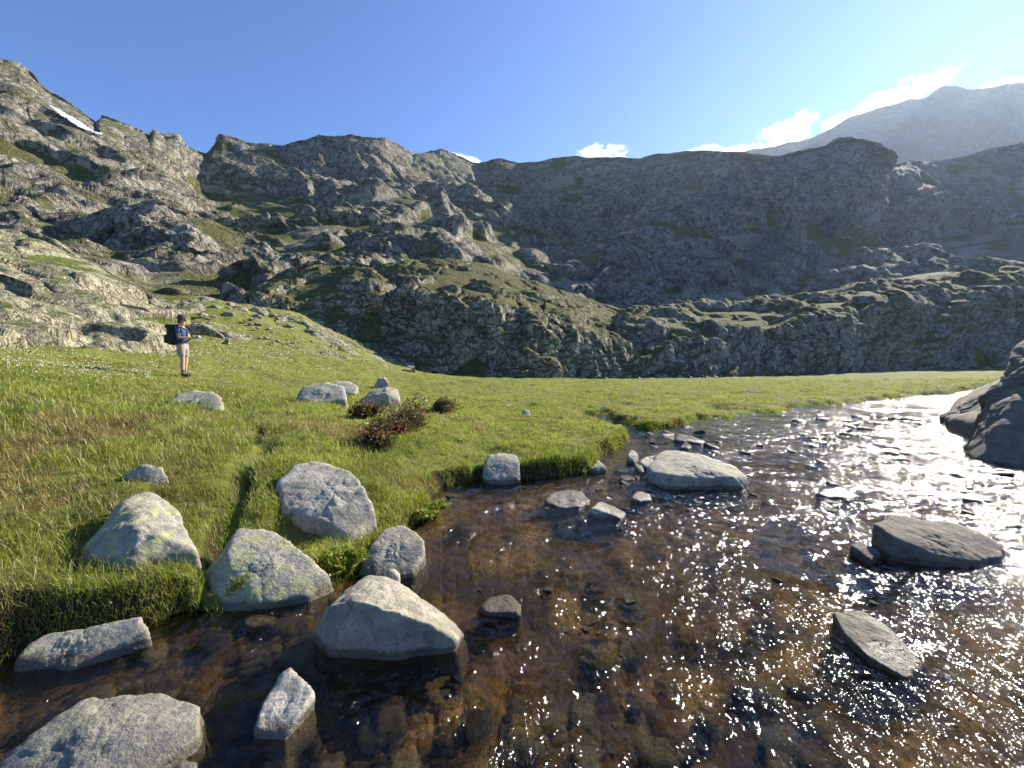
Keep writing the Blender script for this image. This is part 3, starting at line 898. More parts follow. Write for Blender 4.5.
bould((390, 580), [(357, 574, .1), (385, 580, 0), (412, 573, .05), (425, 549, .3), (419, 532, .5), (402, 524, .65), (385, 528, .6), (368, 545, .35)],
      'rounded tan boulder between the flat slab and the triangular rock', G_tan, z=0, rnd=14)
bould((400, 655), [(330, 650, 0), (400, 656, 0), (455, 651, 0), (314, 626, .15), (466, 633, .18), (328, 606, .1), (365, 602, .05), (386, 622, 0), (435, 625, 0), (456, 639, .02), (367, 574, .5), (386, 574, .55), (430, 603, .4), (345, 588, .38)],
      'large triangular granite rock with sloping top at the stream edge', G_tan, z=0, rnd=34)
bould((393, 582), [(384, 572, .02), (392, 566, .05), (400, 572, .05), (399, 584, 0), (387, 583, 0)], 'small white stone wedged above the triangular rock', G_white, D=3.16, sub=4, drop=.08, cat='stone', name='stone')
bould((60, 668), [(17, 658, .03), (20, 668, 0), (70, 667, 0), (110, 650, .08), (147, 628, .2), (141, 618, .27), (90, 625, .22), (45, 633, .18), (26, 643, .12)],
      'long grey slab at the left shore below the grass', G_plain, z=0)
bould((82, 790), [(-30, 800, -.05), (15, 750, .12), (62, 713, .28), (84, 697, .36), (130, 694, .38), (165, 694, .39), (200, 706, .33), (198, 730, .2), (150, 780, .03), (84, 830, -.15), (82, 712, .22)],
      'half sunken grey rock with pale ridge in the lower left corner', granite('granite_half_wet', .15, .72, dark=.25), z=0, rnd=30)
bould((272, 742), [(254, 728, .03), (284, 743, 0), (300, 713, .1), (313, 690, .2), (297, 679, .25), (290, 667, .3), (280, 674, .28), (262, 703, .13)],
      'white wedge shaped rock standing in the stream', G_white, z=0, rnd=40, sub=5)
bould((182, 790), [(168, 775, .05), (182, 757, .1), (197, 760, .1), (199, 780, .03), (175, 790, 0)], 'small white stone at the bottom edge of the view', G_white, z=0, sub=4, cat='stone', name='stone')

bould((195, 408), [(168, 403, 0), (180, 409, -.15), (215, 409, -.15), (223, 403, .0), (213, 393, .4), (195, 390, .5), (176, 394, .35)], 'low pale rock in the grass in front of the hiker', G_lich, sub=5)
bould((320, 404), [(296, 399, 0), (303, 386, .4), (325, 382, .6), (345, 386, .5), (345, 400, .0), (315, 404, -.2)], 'broad rounded rock on the grass, left of the dark rose shrub', G_plain, sub=5)
bould((345, 396), [(325, 388, .4), (338, 380, .9), (350, 381, .9), (358, 386, .7), (355, 394, .2), (340, 396, .2)], 'pale rock lying behind the broad rounded rock', G_pale, sub=5)
bould((385, 406), [(359, 400, 0), (368, 393, .3), (388, 386, .5), (399, 390, .45), (401, 402, .1), (390, 407, -.1), (366, 405, -.1), (386, 393, .0)], 'tilted rock with a dark left face beside the rose shrub', G_plain, sub=5)
bould((381, 388), [(374, 385, 0), (379, 377, .3), (386, 377, .3), (389, 384, .1), (385, 389, 0)], 'small upright pale stone in the grass behind the tilted rock', G_pale, sub=4)
bould((421, 402), [(416, 401, 0), (421, 396, .2), (427, 400, .1), (424, 404, 0)], 'small white stone on the meadow right of the rose shrub', G_white, sub=4, cat='stone', name='stone')
bould((525, 416), [(521, 414, 0), (524, 408, .15), (529, 410, .15), (531, 416, 0)], 'white stone among dry stalks in the middle of the meadow', G_white, sub=4, cat='stone', name='stone')
bould((508, 408), [(503, 407, 0), (507, 404, .15), (513, 407, 0)], 'tiny white stone farther out on the meadow', G_white, sub=3, cat='stone', name='stone')
bould((505, 484), [(483, 472, .15), (489, 480, .0), (510, 487, 0), (519, 480, .05), (520, 462, .3), (516, 455, .5), (503, 452, .5), (489, 454, .4), (484, 462, .25)], 'dark shore rock with pale patches, at the foot of the grassy bank', G_plain, sub=5, z=0)
bould((567, 508), [(544, 501, .2), (560, 508, 0), (580, 507, 0), (590, 500, .2), (582, 492, .55), (568, 489, .65), (553, 492, .5)], 'low pale rock in the stream below the grassy point', G_pale, z=0, sub=5)
bould((605, 519), [(587, 514, .1), (597, 520, 0), (622, 519, 0), (626, 513, .15), (614, 506, .4), (600, 501, .5), (592, 508, .1), (612, 514, .02)], 'flat pale stone with a dark underside in the stream', G_pale, z=0, sub=5)
bould((700, 489), [(649, 472, .25), (665, 486, 0), (700, 489, 0), (742, 488, 0), (747, 478, .15), (736, 466, .8), (702, 454, 1.25), (664, 450, 1.25), (653, 460, .7), (668, 474, .06), (700, 478, .0), (735, 477, .05)],
      'large flat topped rock in the middle of the stream', G_plain, z=0, rnd=36)
for pts, lab, mt in [
    ([(611, 432, 0), (613, 425, .3), (621, 424, .3), (624, 432, 0)], 'pale stone in the dark inlet of the meadow bank', G_pale),
    ([(627, 455, 0), (632, 448, .3), (638, 455, .1), (635, 463, -.1)], 'tilted white stone at the tip of the grassy point', G_white),
    ([(638, 462, 0), (646, 456, .3), (656, 462, .1), (650, 469, -.1)], 'white angular stone touching the large flat topped rock', G_white),
    ([(640, 474, 0), (634, 464, .3), (641, 464, .3), (645, 472, 0)], 'narrow pale stone left of the large flat topped rock', G_pale),
    ([(674, 440, 0), (678, 433, .5), (690, 435, .4), (706, 442, 0), (700, 443, -.1)], 'dark low slab in the stream behind the large flat topped rock', G_dark),
    ([(680, 447, 0), (685, 441, .3), (692, 446, 0), (688, 449, -.1)], 'small dark stone just behind the large flat topped rock', G_dark),
    ([(630, 498, 0), (637, 490, .3), (650, 494, .2), (652, 499, 0), (640, 501, -.1)], 'small whitish stone in front of the large flat topped rock', G_pale),
    ([(590, 468, 0), (598, 460, .3), (606, 466, 0), (598, 472, -.1)], 'pale stone at the foot of the grassy point', G_plain),
    ([(478, 607, .05), (489, 596, .2), (508, 594, .25), (521, 603, .1), (519, 615, 0), (486, 613, 0)], 'dark wet stone breaking the water in the middle of the stream', G_dark),
    ([(816, 493, .1), (826, 488, .4), (848, 491, .3), (862, 496, .05), (850, 498, 0), (825, 497, 0)], 'long flat dark stone between the riffles', G_dark),
    ([(992, 524, .1), (1000, 515, .3), (1020, 518, .2), (1022, 526, 0), (1000, 528, 0)], 'dark stone at the right edge beside the broad slab', G_dark),
    ([(960, 498, 0), (968, 492, .3), (985, 496, .2), (985, 502, 0)], 'small dark stone upstream of the broad slab', G_dark),
    ([(870, 560, -.1), (850, 545, .1), (862, 540, .3), (880, 552, 0)], 'dark stone awash left of the broad slab', G_dark),
]:
    bx = max(pts, key=lambda q: q[1])
    bould((bx[0], bx[1]), pts, lab, mt, z=0, sub=4, cat='stone', name='stream_stone')
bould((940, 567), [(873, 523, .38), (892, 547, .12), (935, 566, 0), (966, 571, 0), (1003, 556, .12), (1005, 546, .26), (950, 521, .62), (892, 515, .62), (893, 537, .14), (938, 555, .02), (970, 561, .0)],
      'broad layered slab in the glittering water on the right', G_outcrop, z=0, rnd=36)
bould((905, 676), [(833, 612, .50), (862, 611, .55), (881, 621, .45), (928, 668, .08), (905, 677, 0), (870, 657, .1), (845, 633, .28)],
      'pointed wedge of dark rock in the glittering water, lower right', G_outcrop, z=0, rnd=36)

# right-hand outcrop
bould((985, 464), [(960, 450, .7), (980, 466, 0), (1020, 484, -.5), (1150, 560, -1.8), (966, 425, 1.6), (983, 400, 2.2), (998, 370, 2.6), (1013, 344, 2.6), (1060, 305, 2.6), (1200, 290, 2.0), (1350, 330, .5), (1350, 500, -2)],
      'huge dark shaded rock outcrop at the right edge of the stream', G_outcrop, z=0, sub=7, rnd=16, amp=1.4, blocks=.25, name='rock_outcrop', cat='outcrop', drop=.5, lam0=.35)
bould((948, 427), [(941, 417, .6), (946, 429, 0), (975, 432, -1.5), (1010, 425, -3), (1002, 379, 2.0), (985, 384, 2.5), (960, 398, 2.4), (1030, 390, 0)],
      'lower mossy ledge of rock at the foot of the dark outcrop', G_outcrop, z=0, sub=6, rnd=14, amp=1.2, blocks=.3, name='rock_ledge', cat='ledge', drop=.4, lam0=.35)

# small stones: six shapes, copied
def proto(i, mat, sub=3):
    d, f = ico(sub)
    r = np.random.default_rng(100 + i)
    n = r.normal(size=(9, 3)); n /= np.linalg.norm(n, axis=1)[:, None]
    n = np.concatenate([n, [[0, 0, 1], [0, 0, -1], [1, 0, 0], [-1, 0, 0], [0, 1, 0], [0, -1, 0]]])
    h = r.uniform(.7, 1.0, len(n)); k = np.clip(d @ n.T, 0, None) / h
    rad = (k ** 16).sum(1) ** (-1 / 16)
    pos = d * rad[:, None] * np.array([1, .75, .5])
    pos += d * (perlin(pos * 2 + i, 5)[:, None] * .12 + perlin(pos * 5 + i, 6)[:, None] * .06)
    me = mesh_obj('stone_shape', pos, [f], mat)
    m = me.data; bpy.data.objects.remove(me)
    return m


G_peb = granite('granite_stream', .0, .25, spec=.12)
G_pebp = granite('granite_slope', .15, .95, wet=False)
dark_p = [proto(i, G_peb) for i in range(5)]
tan_p = [proto(20 + i, granite('granite_band', .35, .72, warm=.8, wet=False)) for i in range(5)]
pale_p = [proto(10 + i, G_pebp) for i in range(5)]


def stone(me, loc, s, rz, tilt, name, label, cat, group):
    o = bpy.data.objects.new(name, me); COL.objects.link(o)
    o.location = loc; o.scale = (s, s, s * rng.uniform(.7, 1.1)); o.rotation_euler = (tilt[0], tilt[1], rz)
    tag(o, label, cat, group); return o


cob = [granite('cobble_amber', 0, .75, warm=4, wet=False, spec=.2), granite('cobble_brown', 0, .32, warm=2.5, wet=False, spec=.2), granite('cobble_olive', .7, .5, warm=2, wet=False, spec=.2), granite('cobble_black', 0, .12, wet=False, spec=.2)]
cob_p = [proto(40 + i, cob[i % 4]) for i in range(8)]
n = 0
while n < 190:
    px = rng.uniform(190, 900); py = rng.uniform(495, 790)
    if rng.random() < .2: px, py = rng.uniform(0, 330), rng.uniform(620, 780)
    w = W0(px, py, -.1)
    z, sd = gz_at(np.array([w[0]]), np.array([w[1]]))
    if sd[0] > -.12: continue
    s = rng.uniform(.035, .13) * (1.5 if rng.random() < .12 else 1)
    zz = min(z[0] + .22 * s, .0 - .42 * s)
    stone(cob_p[rng.integers(0, 8)], (w[0], w[1], zz), s, rng.uniform(0, 6.28), rng.normal(0, .15, 2), 'cobble', 'brown cobble lying under the clear water on the stream bed', 'stone', 'cobbles under the water')
    n += 1
n = 0
while n < 200:
    px = rng.uniform(620, 1010); py = 400 + 130 * rng.beta(1.3, 2.0)
    if rng.random() < .25: px, py = rng.uniform(430, 1000), rng.uniform(480, 730)
    w = W0(px, py)
    z, sd = gz_at(np.array([w[0]]), np.array([w[1]]))
    if sd[0] > -.1: continue
    if perlin(np.array([[w[0], w[1], 0]]) / 2.2, 61)[0] < -.12 and rng.random() < .8: continue
    s = w[1] * rng.uniform(3.5, 11) / FPX * (.7 if py > 480 else 1)
    s = min(s, .26)
    stone(dark_p[n % 5], (w[0], w[1], -.24 * s), s, rng.uniform(0, 6.28), rng.normal(0, .12, 2), 'stream_stone', 'small dark wet stone poking out of the riffles', 'stone', 'small wet stones in the riffles')
    n += 1
n = 0
while n < 130:
    px, py = rng.uniform(190, 480), rng.uniform(292, 374)
    if py > 300 + (px - 190) * .30 + 52 or py < 288 + (px - 230) * .42: continue
    w = hit(px, py)
    if w[1] > 60: continue
    s = w[1] * rng.uniform(.8, 2.6) / FPX
    if rng.random() < .08: s *= 2
    stone(pale_p[n % 5], (w[0], w[1], w[2] + .0 * s), s, rng.uniform(0, 6.28), rng.normal(0, .2, 2), 'slope_stone', 'pale stone scattered on the grassy slope behind the hiker', 'stone', 'pale stones on the grassy slope')
    n += 1
n = 0
while n < 34:
    t_ = rng.random(); px = 165 + t_ * 185 + rng.normal(0, 6); py = 292 + t_ * 46 + rng.normal(0, 7)
    w = hit(px, py)
    if w[1] > 60: continue
    s = w[1] * rng.uniform(2.5, 7) / FPX
    stone(tan_p[n % 5], (w[0], w[1], w[2] - .15 * s), s, rng.uniform(-.9, .3), rng.normal(.15, .25, 2), 'slope_rock', 'tan rock in the broken band of rocks crossing the grassy slope', 'rock', 'rocks in the band across the slope')
    n += 1
n = 0
while n < 90:      # blocks fallen to the foot of the cliffs
    px = rng.uniform(405, 1000)
    py = np.interp(px, [405, 450, 520, 600, 700, 800, 900, 1000], [368, 377, 378, 379, 379, 376, 371, 366.5]) + rng.normal(-1.0, 1.6)
    w = hit(px, py) if py > 366 else P(px, py, 40)
    Y = np.interp(px, [405, 520, 600, 700, 800, 900, 1000], [40, 41, 44, 46, 56, 70, 92]) + rng.normal(0, .8)
    a = P(px, py, Y)
    z, sd = gz_at(a[:1], a[1:2])
    s = Y * rng.uniform(1.2, 4.5) / FPX
    stone(pale_p[n % 5] if rng.random() < .4 else dark_p[n % 5], (a[0], a[1], z[0] + .15 * s), s, rng.uniform(0, 6.28), rng.normal(0, .3, 2), 'fallen_block', 'fallen grey block at the foot of the cliffs', 'rock', 'fallen blocks along the foot of the cliffs')
    n += 1

# ------------------------------------------------------------------ grass
def inside_rock(x, y, z, grow=1.0):
    bad = np.zeros(x.shape, bool)
    pt = np.stack([x, y, z + .03], -1)
    for Nn, hh, cen, size in ROCKS:
        m = np.hypot(x - cen[0], y - cen[1]) < size
        if not m.any(): continue
        q = pt[m] - cen
        bad[m] |= ((q @ Nn.T) < hh * grow).all(1)
    return bad


def blades(x, y, z, L, width, az, bend, col, sink=.01):
    """each blade: seven vertices, two quads and a tip"""
    N = len(x)
    ca, sa = np.cos(az), np.sin(az)
    sx, sy = -sa, ca
    tw = rng.uniform(-.9, .9, N); sx, sy = sx * np.cos(tw) - sy * np.sin(tw), sx * np.sin(tw) + sy * np.cos(tw)
    V = np.zeros((N, 7, 3), F32)
    for k, (t, wk) in enumerate(((0, 1.0), (.38, .9), (.75, .55), (1, 0))):
        a = bend * t                          # angle from vertical, growing along the blade
        hx = L * (1 - np.cos(a + 1e-4)) / (bend + 1e-4) if False else L * t * np.sin(a * .6)
        hz = L * t * np.cos(a * .6)
        bx, by, bz = x + ca * hx, y + sa * hx, z - sink + hz
        if k < 3:
            V[:, 2 * k, 0] = bx - sx * width * wk / 2; V[:, 2 * k, 1] = by - sy * width * wk / 2; V[:, 2 * k, 2] = bz
            V[:, 2 * k + 1, 0] = bx + sx * width * wk / 2; V[:, 2 * k + 1, 1] = by + sy * width * wk / 2; V[:, 2 * k + 1, 2] = bz
        else:
            V[:, 6, 0] = bx; V[:, 6, 1] = by; V[:, 6, 2] = bz
    b = (np.arange(N) * 7)[:, None]
    q = np.concatenate([b + np.array([0, 1, 3, 2]), b + np.array([2, 3, 5, 4])])
    t = b + np.array([4, 5, 6])
    return V.reshape(-1, 3), [q, t], np.repeat(col, 7, axis=0)


def mat_grass():
    m = NT('grass')
    a = m.n('ShaderNodeAttribute'); a.attribute_name = 'tint'
    d = m.n('ShaderNodeBsdfDiffuse'); t = m.n('ShaderNodeBsdfTranslucent'); g = m.n('ShaderNodeBsdfGlossy')
    m.l(a.outputs['Color'], d.inputs[0])
    tc = m.mix(.5, a.outputs['Color'], m.mix(1.0, a.outputs['Color'], (1.5, 1.5, .6), 'MULTIPLY'))
    m.l(tc, t.inputs[0])
    g.inputs['Roughness'].default_value = .5; g.inputs[0].default_value = (.9, .9, .8, 1)
    m1 = m.n('ShaderNodeMixShader'); m1.inputs[0].default_value = .5
    m.l(d.outputs[0], m1.inputs[1]); m.l(t.outputs[0], m1.inputs[2])
    m2 = m.n('ShaderNodeMixShader'); m2.inputs[0].default_value = .035
    m.l(m1.outputs[0], m2.inputs[1]); m.l(g.outputs[0], m2.inputs[2])
    m.l(m2.outputs[0], m.out.inputs['Surface'])
    return m.m


M_grass = mat_grass()
NT_ = 46000
r = np.exp(rng.uniform(math.log(2.1), math.log(48), NT_)); t = rng.uniform(math.radians(-57), math.radians(57), NT_)
tx, ty = r * np.sin(t), r * np.cos(t)
_, tsd = gz_at(tx, ty)
ok = (tsd > .0)
tx, ty, r = tx[ok], ty[ok], r[ok]
# extra tufts hanging over the bank
ex = []
for (ax, ay), (bx, by) in zip(S_poly[:34], S_poly[1:35]):
    L = math.hypot(bx - ax, by - ay); k = int(L * 130 / max(1, math.hypot(ax, ay) / 6)) + 2
    s = rng.uniform(0, 1, k); nx, ny = (by - ay) / (L + 1e-6), -(bx - ax) / (L + 1e-6)
    off = rng.uniform(-.05, .16, k)
    ex.append(np.stack([ax + (bx - ax) * s - nx * off, ay + (by - ay) * s - ny * off], -1))
ex = np.concatenate(ex)
_, s_ = gz_at(ex[:, 0], ex[:, 1]); ex = ex[(s_ > -.02) & (s_ < .3)]
tx = np.concatenate([tx, ex[:, 0]]); ty = np.concatenate([ty, ex[:, 1]]); r = np.hypot(tx, ty)
nb = 9
tlen = .078 + .05 * perlin(p3(tx, ty) / 1.4, 71) + .05 * perlin(p3(tx, ty) / .45, 73)
shag = sstep(0, -6, tx) * sstep(11, 5, ty)           # long shaggy grass on the near left bank
tlen = tlen + .09 * shag * (.7 + .6 * perlin(p3(tx, ty) / .6, 72))
tlen = np.clip(tlen * np.interp(r, [0, 8, 15, 48], [1.05, 1.0, .75, .75]), .035, .24)
taz = rng.uniform(0, 6.28, len(tx))
X = np.repeat(tx, nb); Y = np.repeat(ty, nb); Rr = np.repeat(r, nb)
spread = np.repeat(tlen, nb) * .35 + Rr * .0022
X = X + rng.normal(0, 1, len(X)) * spread; Y = Y + rng.normal(0, 1, len(X)) * spread
Z, SD = gz_at(X, Y)
dd = line_d(X, Y, DITCH)
ok = (SD > -.03) & (dd > .045) & ~((X > 7) & (Y < .8 * X + 1.2)) & ~((SD < .16) & (Rr > 5) & (perlin(p3(X, Y) / .4, 88) > .3)) & ~inside_rock(X, Y, Z)
X, Y, Z, Rr = X[ok], Y[ok], Z[ok], Rr[ok]
L = np.repeat(tlen, nb)[ok] * rng.uniform(.55, 1.35, len(X))
# lean: with the tuft's own lean, falling downhill, towards the light
lean = np.repeat(taz, nb)[ok]
az = np.where(rng.random(len(X)) < .55, lean + rng.normal(0, .7, len(X)), rng.uniform(0, 6.28, len(X)))
bend = rng.uniform(.3, 1.7, len(X))
wid = np.maximum(.0032, Rr * .0011) * rng.uniform(.7, 1.3, len(X))
n_dry = perlin(p3(X, Y) / 1.5, 81) + .5 * perlin(p3(X, Y) / .4, 82)
n_gr = perlin(p3(X, Y) / .9, 83) + .6 * perlin(p3(X, Y) / 5, 84)
pd = np.clip(.10 + .9 * sstep(.15, .8, n_dry), 0, .9)
pd = pd + .18 * sstep(-1, -5, X) * sstep(8, 4, Y)
dry = rng.random(len(X)) < pd
green = np.stack([.235 + .10 * np.clip(n_gr, -.7, .9), .275 + .095 * np.clip(n_gr, -.7, .9), .040 + .014 * n_gr], -1)
straw = np.array([.30, .235, .10]) * rng.uniform(.6, 1.25, len(X))[:, None]
rust = np.array([.20, .12, .05])
col = np.where(dry[:, None], straw, green)
rs = (sstep(.25, .7, perlin(p3(X, Y) / 1.1, 85)) * sstep(20, 8, Rr))[:, None] * .45
col = col * (1 - rs) + rust * rs
col = np.clip(col * rng.uniform(.75, 1.25, len(X))[:, None], .008, .6)
v, f, c = blades(X, Y, Z, L, wid, az, bend, col)
o = mesh_obj('grass', v, f, M_grass, smooth=False, attrs={'tint': c}); tag(o, 'long meadow grass on the banks and slopes', 'grass', kind='stuff')

# white flowers speckling the grass
pts = []
while len(pts) < 1100:
    px = rng.uniform(0, 420); py = rng.normal(352, 14)
    if px < 150: py = 352 + px * .16 + rng.normal(4, 8)
    if py > 384 or py < 300: continue
    w = hit(px, py)
    if w[1] < 70: pts.append(w)
pts = np.array(pts); z, _ = gz_at(pts[:, 0], pts[:, 1])
d, ff = ico(1)
s = pts[:, 1] * rng.uniform(.0010, .0022, len(pts))
v = (pts[:, None, :] * np.array([1, 1, 0]) + np.stack([0 * z, 0 * z, z + .09], -1)[:, None, :] + d[None] * s[:, None, None] * np.array([1, 1, .45])).reshape(-1, 3)
f = (ff[None] + (np.arange(len(pts)) * len(d))[:, None, None]).reshape(-1, 3)
o = mesh_obj('wildflowers', v, [f], simple('white_petals', (.72, .72, .62), .7)); tag(o, 'tiny white wildflowers speckling the grass near the hiker', 'flowers', kind='stuff')

# ------------------------------------------------------------------ shrubs and moss
def leaf_cloud(cen, rad, n, size, cols, up=.4, seed=0):
    r = np.random.default_rng(seed)
    d = r.normal(size=(n, 3)); d /= np.linalg.norm(d, axis=1)[:, None]; d[:, 2] = np.abs(d[:, 2])
    lump = 1 + .28 * perlin(d * 2.3 + seed, 3)
    nl = 7; lc = r.normal(size=(nl, 3)) * np.array([.5, .5, .15]); lc[:, 2] = np.abs(lc[:, 2]) * 1.5; li = r.integers(0, nl, n)
    sc_l = r.uniform(.4, .75, nl)[li][:, None]
    p = cen + (lc[li] + d * sc_l) * rad * (lump * r.uniform(.35, 1, n) ** .45)[:, None]
    ln = size * r.uniform(.6, 1.3, n)
    ax = d + r.normal(size=(n, 3)) * .7; ax[:, 2] += up; ax /= np.linalg.norm(ax, axis=1)[:, None]
    sd = np.cross(ax, r.normal(size=(n, 3))); sd /= np.linalg.norm(sd, axis=1)[:, None]
    a = p; b = p + ax * ln[:, None]; m = (a + b) / 2
    V = np.stack([a, m + sd * (ln * .28)[:, None], b, m - sd * (ln * .28)[:, None]], 1).reshape(-1, 3)
    c = np.array(cols)[r.integers(0, len(cols), n)] * r.uniform(.7, 1.3, n)[:, None]
    return V, [np.arange(n * 4).reshape(-1, 4)], np.repeat(c, 4, axis=0)


wood = simple('shrub_wood', (.10, .065, .04), .9)


def shrub(px, py, wpx, hpx, label, flowers, seed):
    g = hit(px, py); k = g[1] / FPX
    z = float(gz_at(g[:1], g[1:2])[0][0])
    root = bpy.data.objects.new('shrub', None); COL.objects.link(root); root.location = (g[0], g[1], z)
    tag(root, label, 'shrub')
    rad = np.array([wpx / 2 * k, wpx / 2 * k * .9, hpx * k * 1.0])
    v, f, c = leaf_cloud(np.zeros(3), rad, 2600, .05, [(.035, .045, .018), (.06, .06, .022), (.13, .065, .03), (.10, .085, .035)], seed=seed)
    mesh_obj('foliage', v, f, M_grass, root, smooth=False, attrs={'tint': c})['kind'] = 'stuff'
    v, f, c = leaf_cloud(np.zeros(3), rad * 1.04, flowers, .045, [(.24, .08, .07), (.30, .13, .11), (.20, .09, .05)], up=.9, seed=seed + 1)
    mesh_obj('flowers', v, f, M_grass, root, smooth=False, attrs={'tint': c})['kind'] = 'stuff'
    # twigs
    bm = bmesh.new(); r = np.random.default_rng(seed)
    for _ in range(14):
        e = Vector((r.normal() * rad[0] * .5, r.normal() * rad[1] * .5, rad[2] * r.uniform(.5, .95)))
        q = Vector((0, 0, 1)).rotation_difference(e.normalized()).to_matrix().to_4x4()
        bmesh.ops.create_cone(bm, segments=5, radius1=.008, radius2=.003, depth=e.length, matrix=Matrix.Translation(e / 2) @ q)
    me = bpy.data.meshes.new('twigs'); bm.to_mesh(me); bm.free(); me.materials.append(wood)
    o = bpy.data.objects.new('twigs', me); COL.objects.link(o); o.parent = root
    return root


shrub(408, 428, 50, 28, 'dark green alpine rose shrub beside the tilted rock', 90, 5)
shrub(374, 446, 38, 24, 'reddish flowering shrub on the bank nearest the flat slab', 420, 9)
shrub(438, 412, 26, 12, 'low brownish shrub farthest right in the row on the meadow', 40, 15)
shrub(392, 436, 34, 16, 'low rusty shrub squeezed between the dark and the reddish shrub', 120, 21)
shrub(366, 418, 22, 14, 'small pink flowering shrub against the tilted rock', 260, 12)


def moss(px, py, wpx, hpx, label, seed, z=None):
    g = hit(px, py); k = g[1] / FPX
    root = bpy.data.objects.new('moss_cushion', None); COL.objects.link(root)
    zz = float(gz_at(g[:1], g[1:2])[0][0]); root.location = (g[0], g[1], zz - .01)
    tag(root, label, 'moss')
    rad = np.array([wpx / 2 * k, wpx / 2 * k * .8, hpx * k * .7])
    d, f = ico(4); v = d * rad * .93 * (1 + .2 * perlin(d * 2 + seed, 4) + .08 * perlin(d * 7, 5))[:, None]
    mesh_obj('cushion', v, [f], simple('moss', (.09, .11, .02), .95, .4, 60), root)
    v, f, c = leaf_cloud(np.zeros(3), rad * 1.08, 3800, .03, [(.20, .24, .03), (.13, .17, .025), (.26, .27, .05)], seed=seed)
    mesh_obj('moss_leaves', v, f, M_grass, root, smooth=False, attrs={'tint': c})


moss(340, 560, 42, 20, 'bright yellow green moss between the flat slab and the lichen boulder', 3)
moss(428, 512, 26, 14, 'bright moss at the water edge right of the flat slab', 6)

# ------------------------------------------------------------------ the hiker
def skin_mesh(name, joints, bones, mat, parent, sub=2):
    me = bpy.data.meshes.new(name)
    names = list(joints); idx = {k: i for i, k in enumerate(names)}
    me.from_pydata([joints[k][0] for k in names], [(idx[a], idx[b]) for a, b in bones], [])
    o = bpy.data.objects.new(name, me); COL.objects.link(o)
    mod = o.modifiers.new('skin', 'SKIN')
    for k in names:
        sv = me.skin_vertices[0].data[idx[k]]
        rr = joints[k][1]; sv.radius = rr if isinstance(rr, tuple) else (rr, rr); sv.use_root = (k == names[0])
    mod.use_smooth_shade = True
    s = o.modifiers.new('sub', 'SUBSURF'); s.levels = sub; s.render_levels = sub
    dg = bpy.context.evaluated_depsgraph_get()
    m2 = bpy.data.meshes.new_from_object(o.evaluated_get(dg)); o.modifiers.clear(); o.data = m2
    m2.materials.clear(); m2.materials.append(mat); m2.polygons.foreach_set('use_smooth', [True] * len(m2.polygons))
    if parent: o.parent = parent
    return o


hp = hit(184, 377)
hz = float(gz_at(hp[:1], hp[1:2])[0][0])
person = bpy.data.objects.new('person', None); COL.objects.link(person)
person.location = (hp[0], hp[1], hz); person.rotation_euler = (0, 0, math.radians(8))   # faces +x, slightly away
tag(person, 'hiker in profile with hat, blue shirt and beige shorts, holding a small device', 'person')
M_skin = simple('skin', (.50, .30, .20), .6, .06)
J = {
    'pelvis': ((0, 0, .93), (.115, .15)),
    'waist': ((.01, 0, 1.06), (.10, .135)), 'chest': ((.0, 0, 1.27), (.10, .14)), 'neckb': ((-.01, 0, 1.44), (.07, .09)), 'neck': ((.01, 0, 1.50), .055),
    'headb': ((.03, 0, 1.57), .075), 'head': ((.035, 0, 1.66), .098), 'headt': ((.03, 0, 1.73), .08),
    'sl': ((-.01, .17, 1.40), .06), 'el': ((.07, .21, 1.15), .042), 'wl': ((.30, .10, 1.16), .028), 'hl': ((.38, .06, 1.18), (.035, .02)),
    'sr': ((-.01, -.17, 1.40), .06), 'er': ((.06, -.21, 1.15), .042), 'wr': ((.29, -.10, 1.15), .028), 'hr': ((.37, -.06, 1.17), (.035, .02)),
    'hipl': ((0, .09, .88), .095), 'knl': ((.02, .10, .50), .058), 'cal': ((-.01, .10, .36), .06), 'anl': ((-.02, .10, .10), .036), 'hel': ((-.02, .10, .05), .036), 'tol': ((.13, .11, .035), .032),
    'hipr': ((0, -.09, .88), .095), 'knr': ((.05, -.10, .50), .058), 'car': ((.03, -.10, .36), .06), 'anr': ((.04, -.10, .10), .036), 'her': ((.04, -.10, .05), .036), 'tor': ((.19, -.11, .035), .032),
}
B = [('pelvis', 'waist'), ('waist', 'chest'), ('chest', 'neckb'), ('neckb', 'neck'), ('neck', 'headb'), ('headb', 'head'), ('head', 'headt')]
for s in 'lr':
    B += [('neckb', 's' + s), ('s' + s, 'e' + s), ('e' + s, 'w' + s), ('w' + s, 'h' + s), ('pelvis', 'hip' + s), ('hip' + s, 'kn' + s), ('kn' + s, 'ca' + s), ('ca' + s, 'an' + s), ('an' + s, 'he' + s), ('he' + s, 'to' + s)]
# fingers and thumbs, part of the same surface
for s, sg in (('l', 1), ('r', -1)):
    hx, hy, hz_ = J['h' + s][0]
    for i in range(4):
        a, b = 'f%s%da' % (s, i), 'f%s%db' % (s, i)
        J[a] = ((hx + .05, hy - sg * .01, hz_ + .028 - i * .018), .009); J[b] = ((hx + .075, hy - sg * .045, hz_ + .026 - i * .018), .008)
        B += [('h' + s, a), (a, b)]
    J['t' + s] = ((hx + .0, hy - sg * .03, hz_ + .05), .010); B.append(('h' + s, 't' + s))
body = skin_mesh('body', J, B, M_skin, person)
